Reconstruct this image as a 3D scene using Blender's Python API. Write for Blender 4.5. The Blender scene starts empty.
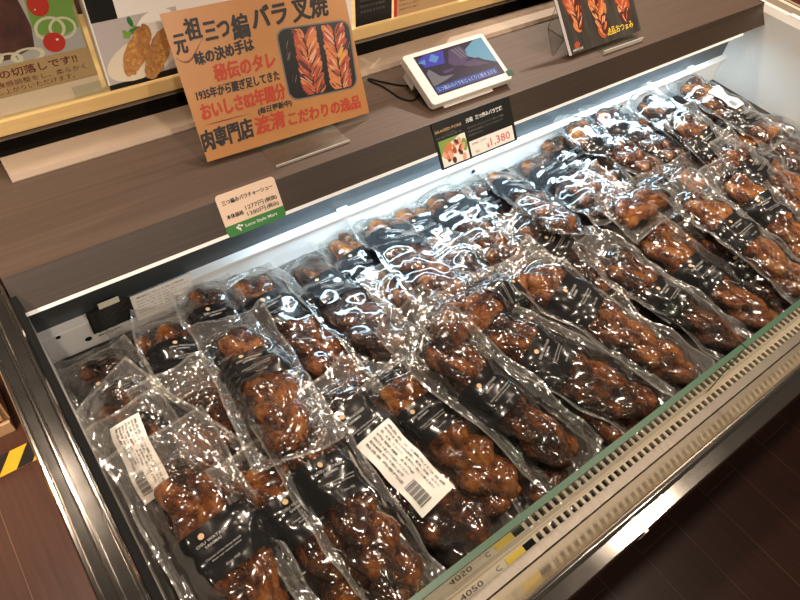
import bpy, bmesh, math, random
import numpy as np
from mathutils import Matrix, Vector, noise

scene = bpy.context.scene
COL = scene.collection

# ---------------------------------------------------------------- camera
cam_data = bpy.data.cameras.new('camera')
cam = bpy.data.objects.new('camera', cam_data)
COL.objects.link(cam)
cam_data.sensor_width = 36.0
cam_data.lens = 29.23
cam_data.clip_start = 0.02
R = Matrix(((0.79892599, 0.40324124, -0.44622165),
            (-0.59334726, 0.64968232, -0.4752388),
            (0.09826644, 0.64444502, 0.75831017)))
cam.matrix_world = Matrix.Translation((0, 0, 1.51)) @ R.to_4x4()
scene.camera = cam

# ---------------------------------------------------------------- light and exposure
scene.view_settings.view_transform = 'Standard'
scene.view_settings.look = 'None'
scene.view_settings.gamma = 1.0
scene.view_settings.use_curve_mapping = False
scene.view_settings.exposure = -0.12
scene.cycles.transparent_max_bounces = 40
scene.cycles.max_bounces = 8
world = bpy.data.worlds.new('shop_ambient')
scene.world = world
world.use_nodes = True
bg = world.node_tree.nodes['Background']
bg.inputs[0].default_value = (1.0, 0.84, 0.68, 1)
bg.inputs[1].default_value = 0.055

def ceiling_lamp_or_fill(x, y, power, size=0.09, color=(1.0, 0.82, 0.65), z=2.75, target=None, spread=150):
    d = bpy.data.lights.new('ceiling_spot_or_fill', 'AREA')
    d.shape = 'DISK'
    d.size = size
    d.energy = power
    d.color = color
    d.spread = math.radians(spread)
    o = bpy.data.objects.new('ceiling_spot_or_fill', d)
    o.location = (x, y, z)
    t = Vector(target) if target else Vector((x, y, 0))
    o.rotation_euler = (t - o.location).to_track_quat('-Z', 'Y').to_euler()
    COL.objects.link(o)
    return o

for lx, ly, lp in ((0.55, 0.40, 8), (1.65, 0.10, 9), (-0.19, 1.55, 9), (0.60, 1.60, 10), (1.60, 1.50, 12), (2.5, 0.9, 8)):
    ceiling_lamp_or_fill(lx, ly, lp)

ceiling_lamp_or_fill(-1.25, 0.10, 6, target=(-0.22, 1.12, 0.15), spread=40)  # added fill, no known fitting: brightens the cupboard front at the left

def track_spot_or_fill(x, y, power, target, cone=46):
    d = bpy.data.lights.new('track_spot_or_fill', 'SPOT')
    d.energy = power
    d.color = (1.0, 0.83, 0.67)
    d.shadow_soft_size = 0.045
    d.spot_size = math.radians(cone)
    d.spot_blend = 0.5
    o = bpy.data.objects.new('track_spot_or_fill', d)
    o.location = (x, y, 2.6)
    o.rotation_euler = (Vector(target) - o.location).to_track_quat('-Z', 'Y').to_euler()
    COL.objects.link(o)
for sx, sy, sp, tx in ((-0.25, -1.45, 85, 0.10), (0.75, -1.55, 75, 0.80), (1.85, -1.45, 90, 1.60)):
    track_spot_or_fill(sx, sy, sp, (tx, 0.72, 0.80))
track_spot_or_fill(0.85, -1.30, 120, (1.74, 0.50, 0.72), 30)  # extra fill aimed from the left, added to brighten the right end panel
track_spot_or_fill(2.35, 2.15, 190, (0.95, 0.72, 0.84), 44)
# the cool tube under the counter shelf
ld = bpy.data.lights.new('led_tube_light', 'AREA')
ld.shape = 'RECTANGLE'
ld.size = 1.25
ld.size_y = 0.034
ld.energy = 4.2
ld.color = (0.58, 0.82, 1.0)
lo = bpy.data.objects.new('led_tube_light', ld)
lo.location = (0.98, 0.688, 0.786)
lo.rotation_euler = (math.radians(-6), 0, 0)
COL.objects.link(lo)

# ---------------------------------------------------------------- materials
def new_mat(name):
    m = bpy.data.materials.new(name)
    m.use_nodes = True
    nt = m.node_tree
    return m, nt, nt.nodes['Principled BSDF']

def plain(name, col, rough=0.5, metal=0.0, coat=0.0, emit=None, spec=None):
    m, nt, p = new_mat(name)
    p.inputs['Base Color'].default_value = (*col, 1)
    p.inputs['Roughness'].default_value = rough
    p.inputs['Metallic'].default_value = metal
    p.inputs['Coat Weight'].default_value = coat
    if spec is not None:
        p.inputs['Specular IOR Level'].default_value = spec
    if emit:
        p.inputs['Emission Color'].default_value = (*col, 1)
        p.inputs['Emission Strength'].default_value = emit
    return m

def ramp(nt, stops):
    r = nt.nodes.new('ShaderNodeValToRGB')
    e = r.color_ramp.elements
    while len(e) < len(stops):
        e.new(0.5)
    for el, (pos, c) in zip(e, stops):
        el.position = pos
        el.color = (*c, 1)
    return r

def tex_noise(nt, scale, detail=4, rough=0.55, stretch=None, coord='Object'):
    tc = nt.nodes.new('ShaderNodeTexCoord')
    n = nt.nodes.new('ShaderNodeTexNoise')
    n.inputs['Scale'].default_value = scale
    n.inputs['Detail'].default_value = detail
    n.inputs['Roughness'].default_value = rough
    if stretch:
        mp = nt.nodes.new('ShaderNodeMapping')
        mp.inputs['Scale'].default_value = stretch
        nt.links.new(tc.outputs[coord], mp.inputs[0])
        nt.links.new(mp.outputs[0], n.inputs[0])
    else:
        nt.links.new(tc.outputs[coord], n.inputs[0])
    return n

def grain(name, c0, c1, rough=0.4, stretch=(3, 90, 90), scale=1.5, coat=0.0):
    m, nt, p = new_mat(name)
    n = tex_noise(nt, scale, 6, 0.6, stretch)
    r = ramp(nt, [(0.30, c0), (0.70, c1)])
    nt.links.new(n.outputs['Fac'], r.inputs[0])
    nt.links.new(r.outputs[0], p.inputs['Base Color'])
    p.inputs['Roughness'].default_value = rough
    p.inputs['Coat Weight'].default_value = coat
    return m

def brushed(name, col, rough, stretch, bump=0.15, scale=3.0):
    m, nt, p = new_mat(name)
    p.inputs['Base Color'].default_value = (*col, 1)
    p.inputs['Metallic'].default_value = 1.0
    n = tex_noise(nt, scale, 5, 0.6, stretch)
    r = nt.nodes.new('ShaderNodeMapRange')
    r.inputs['To Min'].default_value = rough * 0.7
    r.inputs['To Max'].default_value = rough * 1.5
    nt.links.new(n.outputs['Fac'], r.inputs['Value'])
    nt.links.new(r.outputs[0], p.inputs['Roughness'])
    b = nt.nodes.new('ShaderNodeBump')
    b.inputs['Strength'].default_value = bump
    b.inputs['Distance'].default_value = 0.002
    nt.links.new(n.outputs['Fac'], b.inputs['Height'])
    nt.links.new(b.outputs[0], p.inputs['Normal'])
    return m

def clear_film(name, tint, haze, haze_col, gloss0, rough, bump_scale, bump_strength, power=3.5):
    m = bpy.data.materials.new(name)
    m.use_nodes = True
    nt = m.node_tree
    nt.nodes.clear()
    out = nt.nodes.new('ShaderNodeOutputMaterial')
    tr = nt.nodes.new('ShaderNodeBsdfTransparent')
    tr.inputs[0].default_value = (*tint, 1)
    gl = nt.nodes.new('ShaderNodeBsdfGlossy')
    gl.inputs['Roughness'].default_value = rough
    gl.inputs['Color'].default_value = (1, 1, 1, 1)
    df = nt.nodes.new('ShaderNodeBsdfDiffuse')
    df.inputs[0].default_value = (*haze_col, 1)
    lw = nt.nodes.new('ShaderNodeLayerWeight')
    lw.inputs['Blend'].default_value = 0.5
    if bump_strength:
        n = tex_noise(nt, bump_scale, 3, 0.5)
        b = nt.nodes.new('ShaderNodeBump')
        b.inputs['Strength'].default_value = bump_strength
        b.inputs['Distance'].default_value = 0.004
        nt.links.new(n.outputs['Fac'], b.inputs['Height'])
        for nd in (gl, lw):
            nt.links.new(b.outputs[0], nd.inputs['Normal'])
    pw = nt.nodes.new('ShaderNodeMath'); pw.operation = 'POWER'
    pw.inputs[1].default_value = power
    nt.links.new(lw.outputs['Facing'], pw.inputs[0])
    ma = nt.nodes.new('ShaderNodeMath'); ma.operation = 'MULTIPLY_ADD'
    ma.inputs[1].default_value = 0.9 - gloss0
    ma.inputs[2].default_value = gloss0
    nt.links.new(pw.outputs[0], ma.inputs[0])
    m1 = nt.nodes.new('ShaderNodeMixShader')
    m1.inputs[0].default_value = haze
    nt.links.new(tr.outputs[0], m1.inputs[1])
    nt.links.new(df.outputs[0], m1.inputs[2])
    m2 = nt.nodes.new('ShaderNodeMixShader')
    nt.links.new(ma.outputs[0], m2.inputs[0])
    nt.links.new(m1.outputs[0], m2.inputs[1])
    nt.links.new(gl.outputs[0], m2.inputs[2])
    nt.links.new(m2.outputs[0], out.inputs[0])
    return m

def meat_material():
    m, nt, p = new_mat('glazed_pork')
    n = tex_noise(nt, 46, 8, 0.68, (1.0, 0.5, 1.0))
    oi = nt.nodes.new('ShaderNodeObjectInfo')
    add = nt.nodes.new('ShaderNodeMath'); add.operation = 'MULTIPLY_ADD'
    add.inputs[1].default_value = 0.16
    add.inputs[2].default_value = -0.08
    nt.links.new(oi.outputs['Random'], add.inputs[0])
    a2 = nt.nodes.new('ShaderNodeMath'); a2.operation = 'ADD'
    nt.links.new(n.outputs['Fac'], a2.inputs[0])
    nt.links.new(add.outputs[0], a2.inputs[1])
    r = ramp(nt, [(0.35, (0.006, 0.0025, 0.001)), (0.45, (0.045, 0.013, 0.003)), (0.54, (0.155, 0.042, 0.006)),
                  (0.64, (0.37, 0.118, 0.016)), (0.77, (0.55, 0.24, 0.05))])
    nt.links.new(a2.outputs[0], r.inputs[0])
    nt.links.new(r.outputs[0], p.inputs['Base Color'])
    p.inputs['Roughness'].default_value = 0.26
    p.inputs['Coat Weight'].default_value = 0.8
    p.inputs['Coat Roughness'].default_value = 0.12
    n2 = tex_noise(nt, 150, 6, 0.72)
    b = nt.nodes.new('ShaderNodeBump')
    b.inputs['Strength'].default_value = 1.0
    b.inputs['Distance'].default_value = 0.009
    nt.links.new(n2.outputs['Fac'], b.inputs['Height'])
    nt.links.new(b.outputs[0], p.inputs['Normal'])
    return m

M = {}
M['meat'] = meat_material()
M['film'] = clear_film('vacuum_film', (0.975, 0.96, 0.935), 0.003, (0.9, 0.88, 0.84), 0.05, 0.10, 13, 0.22)
M['seal'] = clear_film('sealed_film', (0.93, 0.92, 0.90), 0.06, (0.92, 0.90, 0.86), 0.09, 0.11, 14, 0.4)
M['seal_edge'] = clear_film('seal_edge', (0.91, 0.89, 0.85), 0.13, (0.95, 0.90, 0.82), 0.11, 0.18, 14, 0.3)
M['acrylic'] = clear_film('clear_acrylic', (0.93, 0.95, 0.93), 0.003, (0.9, 0.95, 0.9), 0.04, 0.03, 1, 0)
M['acrylic_edge'] = plain('acrylic_edge', (0.50, 0.46, 0.42), 0.2)
M['glass'] = clear_film('low_glass', (0.86, 0.93, 0.89), 0.02, (0.7, 0.9, 0.8), 0.06, 0.02, 1, 0, power=2.2)
M['glass_edge'] = plain('green_glass_edge', (0.055, 0.125, 0.075), 0.35)
M['label'] = plain('black_label', (0.010, 0.010, 0.011), 0.22, coat=0.5)
M['gold'] = plain('gold_print', (0.62, 0.42, 0.22), 0.4)
M['white_print'] = plain('white_print', (0.75, 0.75, 0.74), 0.4)
M['label_print'] = plain('label_print', (0.42, 0.41, 0.40), 0.4)
M['paper'] = plain('white_paper', (0.86, 0.82, 0.76), 0.55)
M['sticker'] = plain('sticker_paper', (0.85, 0.80, 0.74), 0.5)
M['ink'] = plain('black_ink', (0.015, 0.013, 0.014), 0.5)
M['grey_ink'] = plain('grey_ink', (0.16, 0.15, 0.14), 0.5)
M['walnut'] = grain('walnut_laminate', (0.052, 0.029, 0.017), (0.080, 0.045, 0.027), 0.58, (2.0, 120, 120), 1.3)
M['walnut_shaded'] = grain('shaded_walnut_laminate', (0.026, 0.015, 0.009), (0.042, 0.024, 0.014), 0.45, (2.0, 160, 160), 1.3)  # same walnut as the top, darkened: the fascia's shade is in the colour
M['tan'] = plain('tan_trim', (0.36, 0.27, 0.20), 0.45)
M['yellow_wood'] = grain('pale_yellow_wood', (0.70, 0.47, 0.19), (0.80, 0.56, 0.25), 0.4, (2, 60, 60), 1.2)
M['dark_glass'] = plain('dark_glass', (0.016, 0.013, 0.010), 0.08)
M['white_panel'] = plain('white_enamel', (0.74, 0.74, 0.72), 0.35)
M['end_panel'] = plain('grey_white_enamel', (0.76, 0.72, 0.66), 0.4)
M['aluminium'] = plain('white_aluminium', (0.85, 0.85, 0.84), 0.3)
M['strip'] = plain('grey_strip', (0.042, 0.046, 0.048), 0.35)
M['chrome'] = brushed('polished_steel', (0.74, 0.68, 0.61), 0.09, (8, 8, 8), 0.0, 2.0)
M['scratched'] = brushed('scratched_steel', (0.36, 0.31, 0.27), 0.42, (60, 25, 60), 0.35, 3.0)
M['cream'] = plain('cream_enamel', (0.72, 0.60, 0.48), 0.35)
M['cream_gloss'] = brushed('satin_cream_steel', (0.84, 0.72, 0.59), 0.14, (2, 60, 60), 0.03, 2.0)
M['black'] = plain('black_rubber', (0.008, 0.008, 0.008), 0.8, spec=0.2)
M['dark_tray'] = plain('dark_tray', (0.03, 0.022, 0.018), 0.5)
M['floor'] = None
M['plum_panel'] = plain('dark_brown_panel', (0.05, 0.022, 0.014), 0.5)
M['beige'] = plain('beige_board', (0.62, 0.40, 0.22), 0.5)
M['tape_yellow'] = plain('yellow_tape', (0.80, 0.50, 0.03), 0.4)
M['tape_black'] = plain('black_tape', (0.014, 0.013, 0.013), 0.4)
M['orange_card'] = grain('orange_kraft_card', (0.45, 0.195, 0.055), (0.52, 0.235, 0.075), 0.35, (1, 1, 1), 8, 0.3)
M['red_ink'] = plain('brick_red_ink', (0.46, 0.045, 0.014), 0.5)
M['red'] = plain('bright_red', (0.60, 0.03, 0.02), 0.35)
M['white_plastic'] = plain('white_plastic', (0.78, 0.72, 0.66), 0.3)
M['green'] = plain('leaf_green', (0.03, 0.19, 0.035), 0.45)
M['pale_green'] = plain('lettuce_green', (0.20, 0.36, 0.06), 0.45)
M['peach'] = plain('peach_card', (0.78, 0.58, 0.44), 0.5)
M['pk_black'] = plain('black_card', (0.012, 0.012, 0.011), 0.3)
M['pk_olive'] = plain('olive_print', (0.040, 0.050, 0.022), 0.35)
M['price_red'] = plain('price_red', (0.62, 0.07, 0.09), 0.5)
M['pork_orange'] = plain('printed_pork_orange', (0.62, 0.21, 0.075), 0.35)
M['pork_red'] = plain('printed_pork_red', (0.42, 0.075, 0.035), 0.35)
M['pork_dark'] = plain('printed_pork_dark', (0.10, 0.025, 0.02), 0.35)
M['pork_pink'] = plain('printed_pork_pink', (0.74, 0.40, 0.27), 0.35)
M['pork_yellow'] = plain('printed_pork_gold', (0.66, 0.36, 0.08), 0.35)
M['beef'] = grain('printed_beef', (0.055, 0.018, 0.014), (0.14, 0.045, 0.032), 0.35, (1, 1, 1), 30)
M['crumb'] = grain('printed_crumb', (0.36, 0.15, 0.045), (0.62, 0.32, 0.12), 0.4, (1, 1, 1), 160)
M['onion'] = plain('printed_onion', (0.76, 0.68, 0.52), 0.4)
M['lilac'] = plain('printed_lilac', (0.50, 0.45, 0.44), 0.4)
M['board'] = plain('tan_print', (0.52, 0.33, 0.16), 0.4)
M['brown_ink'] = plain('dark_red_ink', (0.20, 0.035, 0.025), 0.5)
M['tape_clear'] = plain('masking_tape', (0.72, 0.70, 0.55), 0.4)
M['yellow_print'] = plain('yellow_print', (0.85, 0.58, 0.05), 0.4)
M['poster_grey'] = grain('charcoal_print', (0.030, 0.026, 0.022), (0.085, 0.075, 0.062), 0.3, (6, 1, 1), 8)
def screen_mat(name, col, s):
    return plain(name, tuple(c * 0.5 for c in col), 0.3, emit=s * 0.75, spec=0.25)
M['scr_blue'] = screen_mat('screen_blue', (0.10, 0.26, 0.62), 0.75)
M['scr_cyan'] = screen_mat('screen_cyan', (0.13, 0.34, 0.52), 0.8)
M['scr_deep'] = screen_mat('screen_deep_blue', (0.05, 0.05, 0.46), 0.7)
M['scr_dark'] = screen_mat('screen_dark', (0.022, 0.014, 0.045), 0.6)
M['scr_plum'] = screen_mat('screen_plum', (0.085, 0.05, 0.14), 0.6)
M['scr_grey'] = screen_mat('screen_grey', (0.17, 0.17, 0.20), 0.6)
M['scr_text'] = screen_mat('screen_text', (0.45, 0.55, 0.85), 0.7)
M['scr_box'] = screen_mat('screen_caption', (0.03, 0.07, 0.34), 0.7)
M['clip_green'] = plain('green_clip', (0.0, 0.07, 0.03), 0.4)

def floor_material():
    m, nt, p = new_mat('dark_plank_floor')
    tc = nt.nodes.new('ShaderNodeTexCoord')
    mp = nt.nodes.new('ShaderNodeMapping')
    mp.inputs['Rotation'].default_value = (0, 0, math.radians(90))
    nt.links.new(tc.outputs['Object'], mp.inputs[0])
    br = nt.nodes.new('ShaderNodeTexBrick')
    br.inputs['Scale'].default_value = 1.0
    br.inputs['Brick Width'].default_value = 1.1
    br.inputs['Row Height'].default_value = 0.13
    br.inputs['Mortar Size'].default_value = 0.0012
    br.inputs['Color1'].default_value = (0.075, 0.026, 0.015, 1)
    br.inputs['Color2'].default_value = (0.092, 0.034, 0.020, 1)
    br.inputs['Mortar'].default_value = (0.20, 0.10, 0.06, 1)
    nt.links.new(mp.outputs[0], br.inputs[0])
    n = tex_noise(nt, 1.5, 6, 0.6, (70, 2.5, 1))
    r = ramp(nt, [(0.3, (0.75, 0.75, 0.75)), (0.7, (1.15, 1.15, 1.15))])
    nt.links.new(n.outputs['Fac'], r.inputs[0])
    mx = nt.nodes.new('ShaderNodeMix'); mx.data_type = 'RGBA'; mx.blend_type = 'MULTIPLY'
    mx.inputs[0].default_value = 1.0
    nt.links.new(br.outputs['Color'], mx.inputs[6])
    nt.links.new(r.outputs[0], mx.inputs[7])
    nt.links.new(mx.outputs[2], p.inputs['Base Color'])
    p.inputs['Roughness'].default_value = 0.38
    return m
M['floor'] = floor_material()

# ---------------------------------------------------------------- helpers
def link_mesh(name, verts, faces, mat, parent=None, smooth=False, mat_idx=None):
    me = bpy.data.meshes.new(name)
    me.from_pydata([tuple(map(float, v)) for v in verts], [], faces)
    for m in (mat if isinstance(mat, (list, tuple)) else [mat]):
        me.materials.append(m)
    if mat_idx is not None:
        me.polygons.foreach_set('material_index', mat_idx)
    if smooth:
        me.polygons.foreach_set('use_smooth', [True] * len(me.polygons))
    me.update()
    o = bpy.data.objects.new(name, me)
    COL.objects.link(o)
    if parent:
        o.parent = parent
    return o

class MB:
    """collects simple shapes into ONE mesh"""
    def __init__(self):
        self.bm = bmesh.new()
        self.mi = 0
    def _faces(self, vs, fs):
        bv = [self.bm.verts.new(v) for v in vs]
        for f in fs:
            try:
                fc = self.bm.faces.new([bv[i] for i in f])
                fc.material_index = self.mi
            except ValueError:
                pass
        return self
    def box(self, x0, x1, y0, y1, z0, z1):
        vs = [(x, y, z) for z in (z0, z1) for y in (y0, y1) for x in (x0, x1)]
        return self._faces(vs, [(0, 2, 3, 1), (4, 5, 7, 6), (0, 1, 5, 4), (2, 6, 7, 3), (0, 4, 6, 2), (1, 3, 7, 5)])
    def prism(self, prof, a0, a1, axis='x'):
        """profile of (u, z) swept along x (u = y) or along y (u = x)"""
        n = len(prof)
        mk = (lambda a, u, z: (a, u, z)) if axis == 'x' else (lambda a, u, z: (u, a, z))
        vs = [mk(a0, u, z) for u, z in prof] + [mk(a1, u, z) for u, z in prof]
        fs = [(i, (i + 1) % n, n + (i + 1) % n, n + i) for i in range(n)]
        fs += [tuple(range(n - 1, -1, -1)), tuple(range(n, 2 * n))]
        return self._faces(vs, fs)
    def poly(self, pts, z0, z1=None):
        """flat polygon in the local x,y plane, a thin sheet from z0 up to z1"""
        n = len(pts)
        if z1 is None:
            return self._faces([(x, y, z0) for x, y in pts], [tuple(range(n))])
        vs = [(x, y, z0) for x, y in pts] + [(x, y, z1) for x, y in pts]
        fs = [(i, (i + 1) % n, n + (i + 1) % n, n + i) for i in range(n)]
        fs += [tuple(range(n - 1, -1, -1)), tuple(range(n, 2 * n))]
        return self._faces(vs, fs)
    def tube(self, pts, r, seg=8):
        pts = [Vector(p) for p in pts]
        rings = []
        for i, p in enumerate(pts):
            t = (pts[min(i + 1, len(pts) - 1)] - pts[max(i - 1, 0)]).normalized()
            up = Vector((0, 0, 1)) if abs(t.z) < 0.9 else Vector((1, 0, 0))
            a = t.cross(up).normalized(); b = a.cross(t)
            rings.append([self.bm.verts.new(p + (a * math.cos(k * 2 * math.pi / seg) + b * math.sin(k * 2 * math.pi / seg)) * r) for k in range(seg)])
        for A, B in zip(rings, rings[1:]):
            for k in range(seg):
                f = self.bm.faces.new((A[k], A[(k + 1) % seg], B[(k + 1) % seg], B[k]))
                f.smooth = True
                f.material_index = self.mi
        for ring in (rings[0], rings[-1]):
            self.bm.faces.new(ring).material_index = self.mi
        return self
    def build(self, name, mat, parent=None, bevel=0.0, loc=None):
        bmesh.ops.recalc_face_normals(self.bm, faces=self.bm.faces)
        me = bpy.data.meshes.new(name)
        self.bm.to_mesh(me)
        self.bm.free()
        for m in (mat if isinstance(mat, (list, tuple)) else [mat]):
            me.materials.append(m)
        o = bpy.data.objects.new(name, me)
        COL.objects.link(o)
        if parent:
            o.parent = parent
        if loc:
            o.location = loc
        if bevel:
            b = o.modifiers.new('bevel', 'BEVEL')
            b.width = bevel
            b.segments = 2
            b.limit_method = 'ANGLE'
        return o

def tag(o, label, cat, group=None, kind=None):
    o['label'] = label
    o['category'] = cat
    if group:
        o['group'] = group
    if kind:
        o['kind'] = kind
    return o

def structure(o, label=None, cat=None):
    o['kind'] = 'structure'
    if label:
        o['label'] = label
        o['category'] = cat
    return o

def empty(name, loc=(0, 0, 0), mat=None):
    o = bpy.data.objects.new(name, None)
    o.empty_display_size = 0.05
    COL.objects.link(o)
    if mat is not None:
        o.matrix_world = mat
    else:
        o.location = loc
    return o

def leaning(bl, yaw, tilt):
    """frame with x along a card's lower edge, y up the card, z out of its face"""
    c, s = math.cos(math.radians(yaw)), math.sin(math.radians(yaw))
    t = math.radians(tilt)
    e = Vector((c, s, 0)); u = Vector((-s * math.cos(t), c * math.cos(t), math.sin(t))); n = e.cross(u)
    m = Matrix((e, u, n)).transposed().to_4x4()
    m.translation = Vector(bl)
    return m

TEXT_CACHE = {}
def text_geo(body, bold=0.0, shear=0.0):
    key = (body, bold, shear)
    if key not in TEXT_CACHE:
        cu = bpy.data.curves.new('lettering', 'FONT')
        cu.body = body
        cu.size = 1.0
        cu.offset = bold
        cu.shear = shear
        cu.resolution_u = 2
        ob = bpy.data.objects.new('lettering', cu)
        COL.objects.link(ob)
        bpy.context.view_layer.update()
        me = bpy.data.meshes.new_from_object(ob.evaluated_get(bpy.context.evaluated_depsgraph_get()))
        vs = np.array([tuple(v.co) for v in me.vertices]).reshape(-1, 3)
        fs = [tuple(p.vertices) for p in me.polygons]
        bpy.data.objects.remove(ob)
        bpy.data.curves.remove(cu)
        bpy.data.meshes.remove(me)
        TEXT_CACHE[key] = (vs, fs)
    return TEXT_CACHE[key]

class Lettering:
    """several lines of lettering gathered in one printed mesh"""
    def __init__(self):
        self.v = []; self.f = []
    def line(self, body, x0, y0, x1, height, bold=0.0, shear=0.0, y1=None, z=0.0, fat=0.0):
        vs, fs = text_geo(body, bold, shear)
        if len(vs) == 0:
            return self
        w0, w1 = vs[:, 0].min(), vs[:, 0].max()
        h0, h1 = vs[:, 1].min(), vs[:, 1].max()
        y1 = y0 if y1 is None else y1
        L = math.hypot(x1 - x0, y1 - y0); a = math.atan2(y1 - y0, x1 - x0)
        u = (vs[:, 0] - w0) / (w1 - w0) * L
        v = (vs[:, 1] - h0) / (h1 - h0) * height
        if fat:                                     # a broad brush: the stroke laid down several times side by side
            n = len(u)
            sh_ = [(0, 0), (fat, 0), (0, fat), (fat, fat), (-fat * 0.6, fat * 0.4)]
            u = np.concatenate([u + p for p, q in sh_]); v = np.concatenate([v + q for p, q in sh_])
            fs = [tuple(i + k * n for i in t) for k in range(len(sh_)) for t in fs]
            z = np.repeat(np.arange(len(sh_)) * 0.00001 + z, n)
        base = sum(len(q) for q in self.v)
        self.v.append(np.stack([x0 + u * math.cos(a) - v * math.sin(a), y0 + u * math.sin(a) + v * math.cos(a), np.full(len(u), z) if np.isscalar(z) else z], 1))
        self.f += [tuple(base + i for i in t) for t in fs]
        return self
    def rect(self, x0, x1, y0, y1, z=0.0):
        base = sum(len(q) for q in self.v)
        self.v.append(np.array([(x0, y0, z), (x1, y0, z), (x1, y1, z), (x0, y1, z)], float))
        self.f.append((base, base + 1, base + 2, base + 3))
        return self
    def build(self, name, mat, parent):
        return link_mesh(name, np.concatenate(self.v), self.f, mat, parent)
    def build_each(self, name, mat, parent):
        base, made = 0, []
        for q in self.v:
            fs = [tuple(i - base for i in t) for t in self.f if base <= t[0] < base + len(q)]
            made.append(link_mesh(name, q, fs, mat, parent))
            base += len(q)
        return made

def rrect(x0, x1, y0, y1, r, n=5):
    pts = []
    for cx, cy, a0 in ((x1 - r, y0 + r, -90), (x1 - r, y1 - r, 0), (x0 + r, y1 - r, 90), (x0 + r, y0 + r, 180)):
        for k in range(n + 1):
            a = math.radians(a0 + 90 * k / n)
            pts.append((cx + r * math.cos(a), cy + r * math.sin(a)))
    return pts

def disc(cx, cy, rx, ry=None, n=20, a=0.0):
    ry = ry or rx
    ca, sa = math.cos(a), math.sin(a)
    return [(cx + rx * math.cos(t) * ca - ry * math.sin(t) * sa, cy + rx * math.cos(t) * sa + ry * math.sin(t) * ca)
            for t in [2 * math.pi * k / n for k in range(n)]]

def braid_print(mb, cx, y0, y1, w, seed, z, mats=3, lean=0.0):
    """a printed braid: overlapping leaf shapes, alternating left and right"""
    rnd = random.Random(seed)
    n = 12
    for k in range(n):
        t = k / (n - 1)
        y = y1 + (y0 - y1) * t
        for sgn in (-1, 1):
            a = math.radians(90 + (-sgn) * rnd.uniform(24, 42))
            cxx = cx + sgn * w * 0.17
            yy = y + sgn * 0.25 * (y1 - y0) / n
            zz = z + (k * 2 + (sgn > 0)) * 0.00002
            tp = 1.0 if t < 0.75 else 1.0 - (t - 0.75) * 1.6
            mb.mi = rnd.choice([1, 2, 1, 0, 2])
            mb.poly(disc(cx + (cxx - cx) * tp, yy, w * rnd.uniform(0.32, 0.40) * tp, w * rnd.uniform(0.12, 0.17), 12, a), zz)
            for q in range(4):
                mb.mi = rnd.choice([0, 0, 1, 3, 2, 4])
                mb.poly(disc(cx + (cxx - cx) * tp + rnd.uniform(-.10, .10) * w * tp, yy + rnd.uniform(-.05, .08) * w, w * rnd.uniform(0.12, 0.28) * tp, w * rnd.uniform(0.015, 0.035), 8, a + rnd.uniform(-.15, .15)), zz + 0.000003 * (q + 1))

# ================================================================ the setting
f = structure(MB().box(-3, 6, -2.5, 4.5, -0.05, 0).build('floor', M['floor']), 'dark red brown plank floor of the shop', 'floor')
w = structure(MB().box(-0.06, 4.0, 1.22, 1.30, 0, 1.16).build('wall_back', M['plum_panel']), 'dark brown wall behind the rear counter', 'wall')

# ================================================================ refrigerated case
case = empty('refrigerated_display_case', (0.86, 0.40, 0))
tag(case, 'long open-top chilled display case with polished steel rim, holding the pouches', 'display case')
case_inv = Matrix.Translation((-0.86, -0.40, 0))
def cpart(mb, name, mat, parent=None, bevel=0.0):
    o = mb.build(name, mat, None, bevel)
    o.data.transform(case_inv)
    o.parent = parent or case
    return o
cpart(MB().box(-0.050, 1.757, 0.034, 0.046, 0.09, 0.80), 'front_panel', M['plum_panel'])
cpart(MB().box(-0.060, -0.050, 0.034, 0.95, 0.09, 0.80), 'side_panel', M['plum_panel'])
cpart(MB().box(-0.040, 1.74, 0.08, 0.94, 0.0, 0.09), 'plinth', M['black'])
cpart(MB().box(-0.020, 1.735, 0.106, 0.735, 0.60, 0.628), 'tray', M['dark_tray'])
cpart(MB().box(-0.020, 1.735, 0.7352, 0.743, 0.60, 0.691), 'rear_panel', M['white_panel'], bevel=0.0015)
# round drain holes with black plugs, and air slots, on the rear panel
for hx, hz, hr in ((0.0397, 0.6500, 0.0052), (0.0026, 0.6800, 0.0035), (0.8435, 0.662, 0.005), (1.32, 0.672, 0.004)):
    hb = MB().poly(disc(0, 0, hr, hr * 0.8, 16), 0, 0.0012)
    o = hb.build('vent_plug', M['black'])
    o.data.transform(case_inv @ Matrix.Translation((hx, 0.735, hz)) @ Matrix.Rotation(math.radians(90), 4, 'X'))
    o.parent = case
cpart(MB().prism([(0.7280, 0.6915), (0.7280, 0.6945), (0.7434, 0.6965), (0.7434, 0.6915)], -0.020, 1.735), 'panel_lip', M['aluminium'])
cpart(MB().box(-0.020, 1.735, 0.7435, 0.752, 0.60, 0.806), 'light_strip', M['strip'])
cpart(MB().box(-0.0275, -0.020, 0.05, 0.75, 0.60, 0.790), 'end_panel', M['end_panel'])
cpart(MB().box(-0.0278, -0.0195, 0.106, 0.715, 0.7905, 0.8300), 'gasket', M['black'])
cpart(MB().prism([(1.735, 0.10), (1.735, 0.835), (1.742, 0.85), (1.757, 0.85), (1.757, 0.10)], 0.036, 0.95, 'y'), 'end_panel', M['end_panel'])
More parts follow.
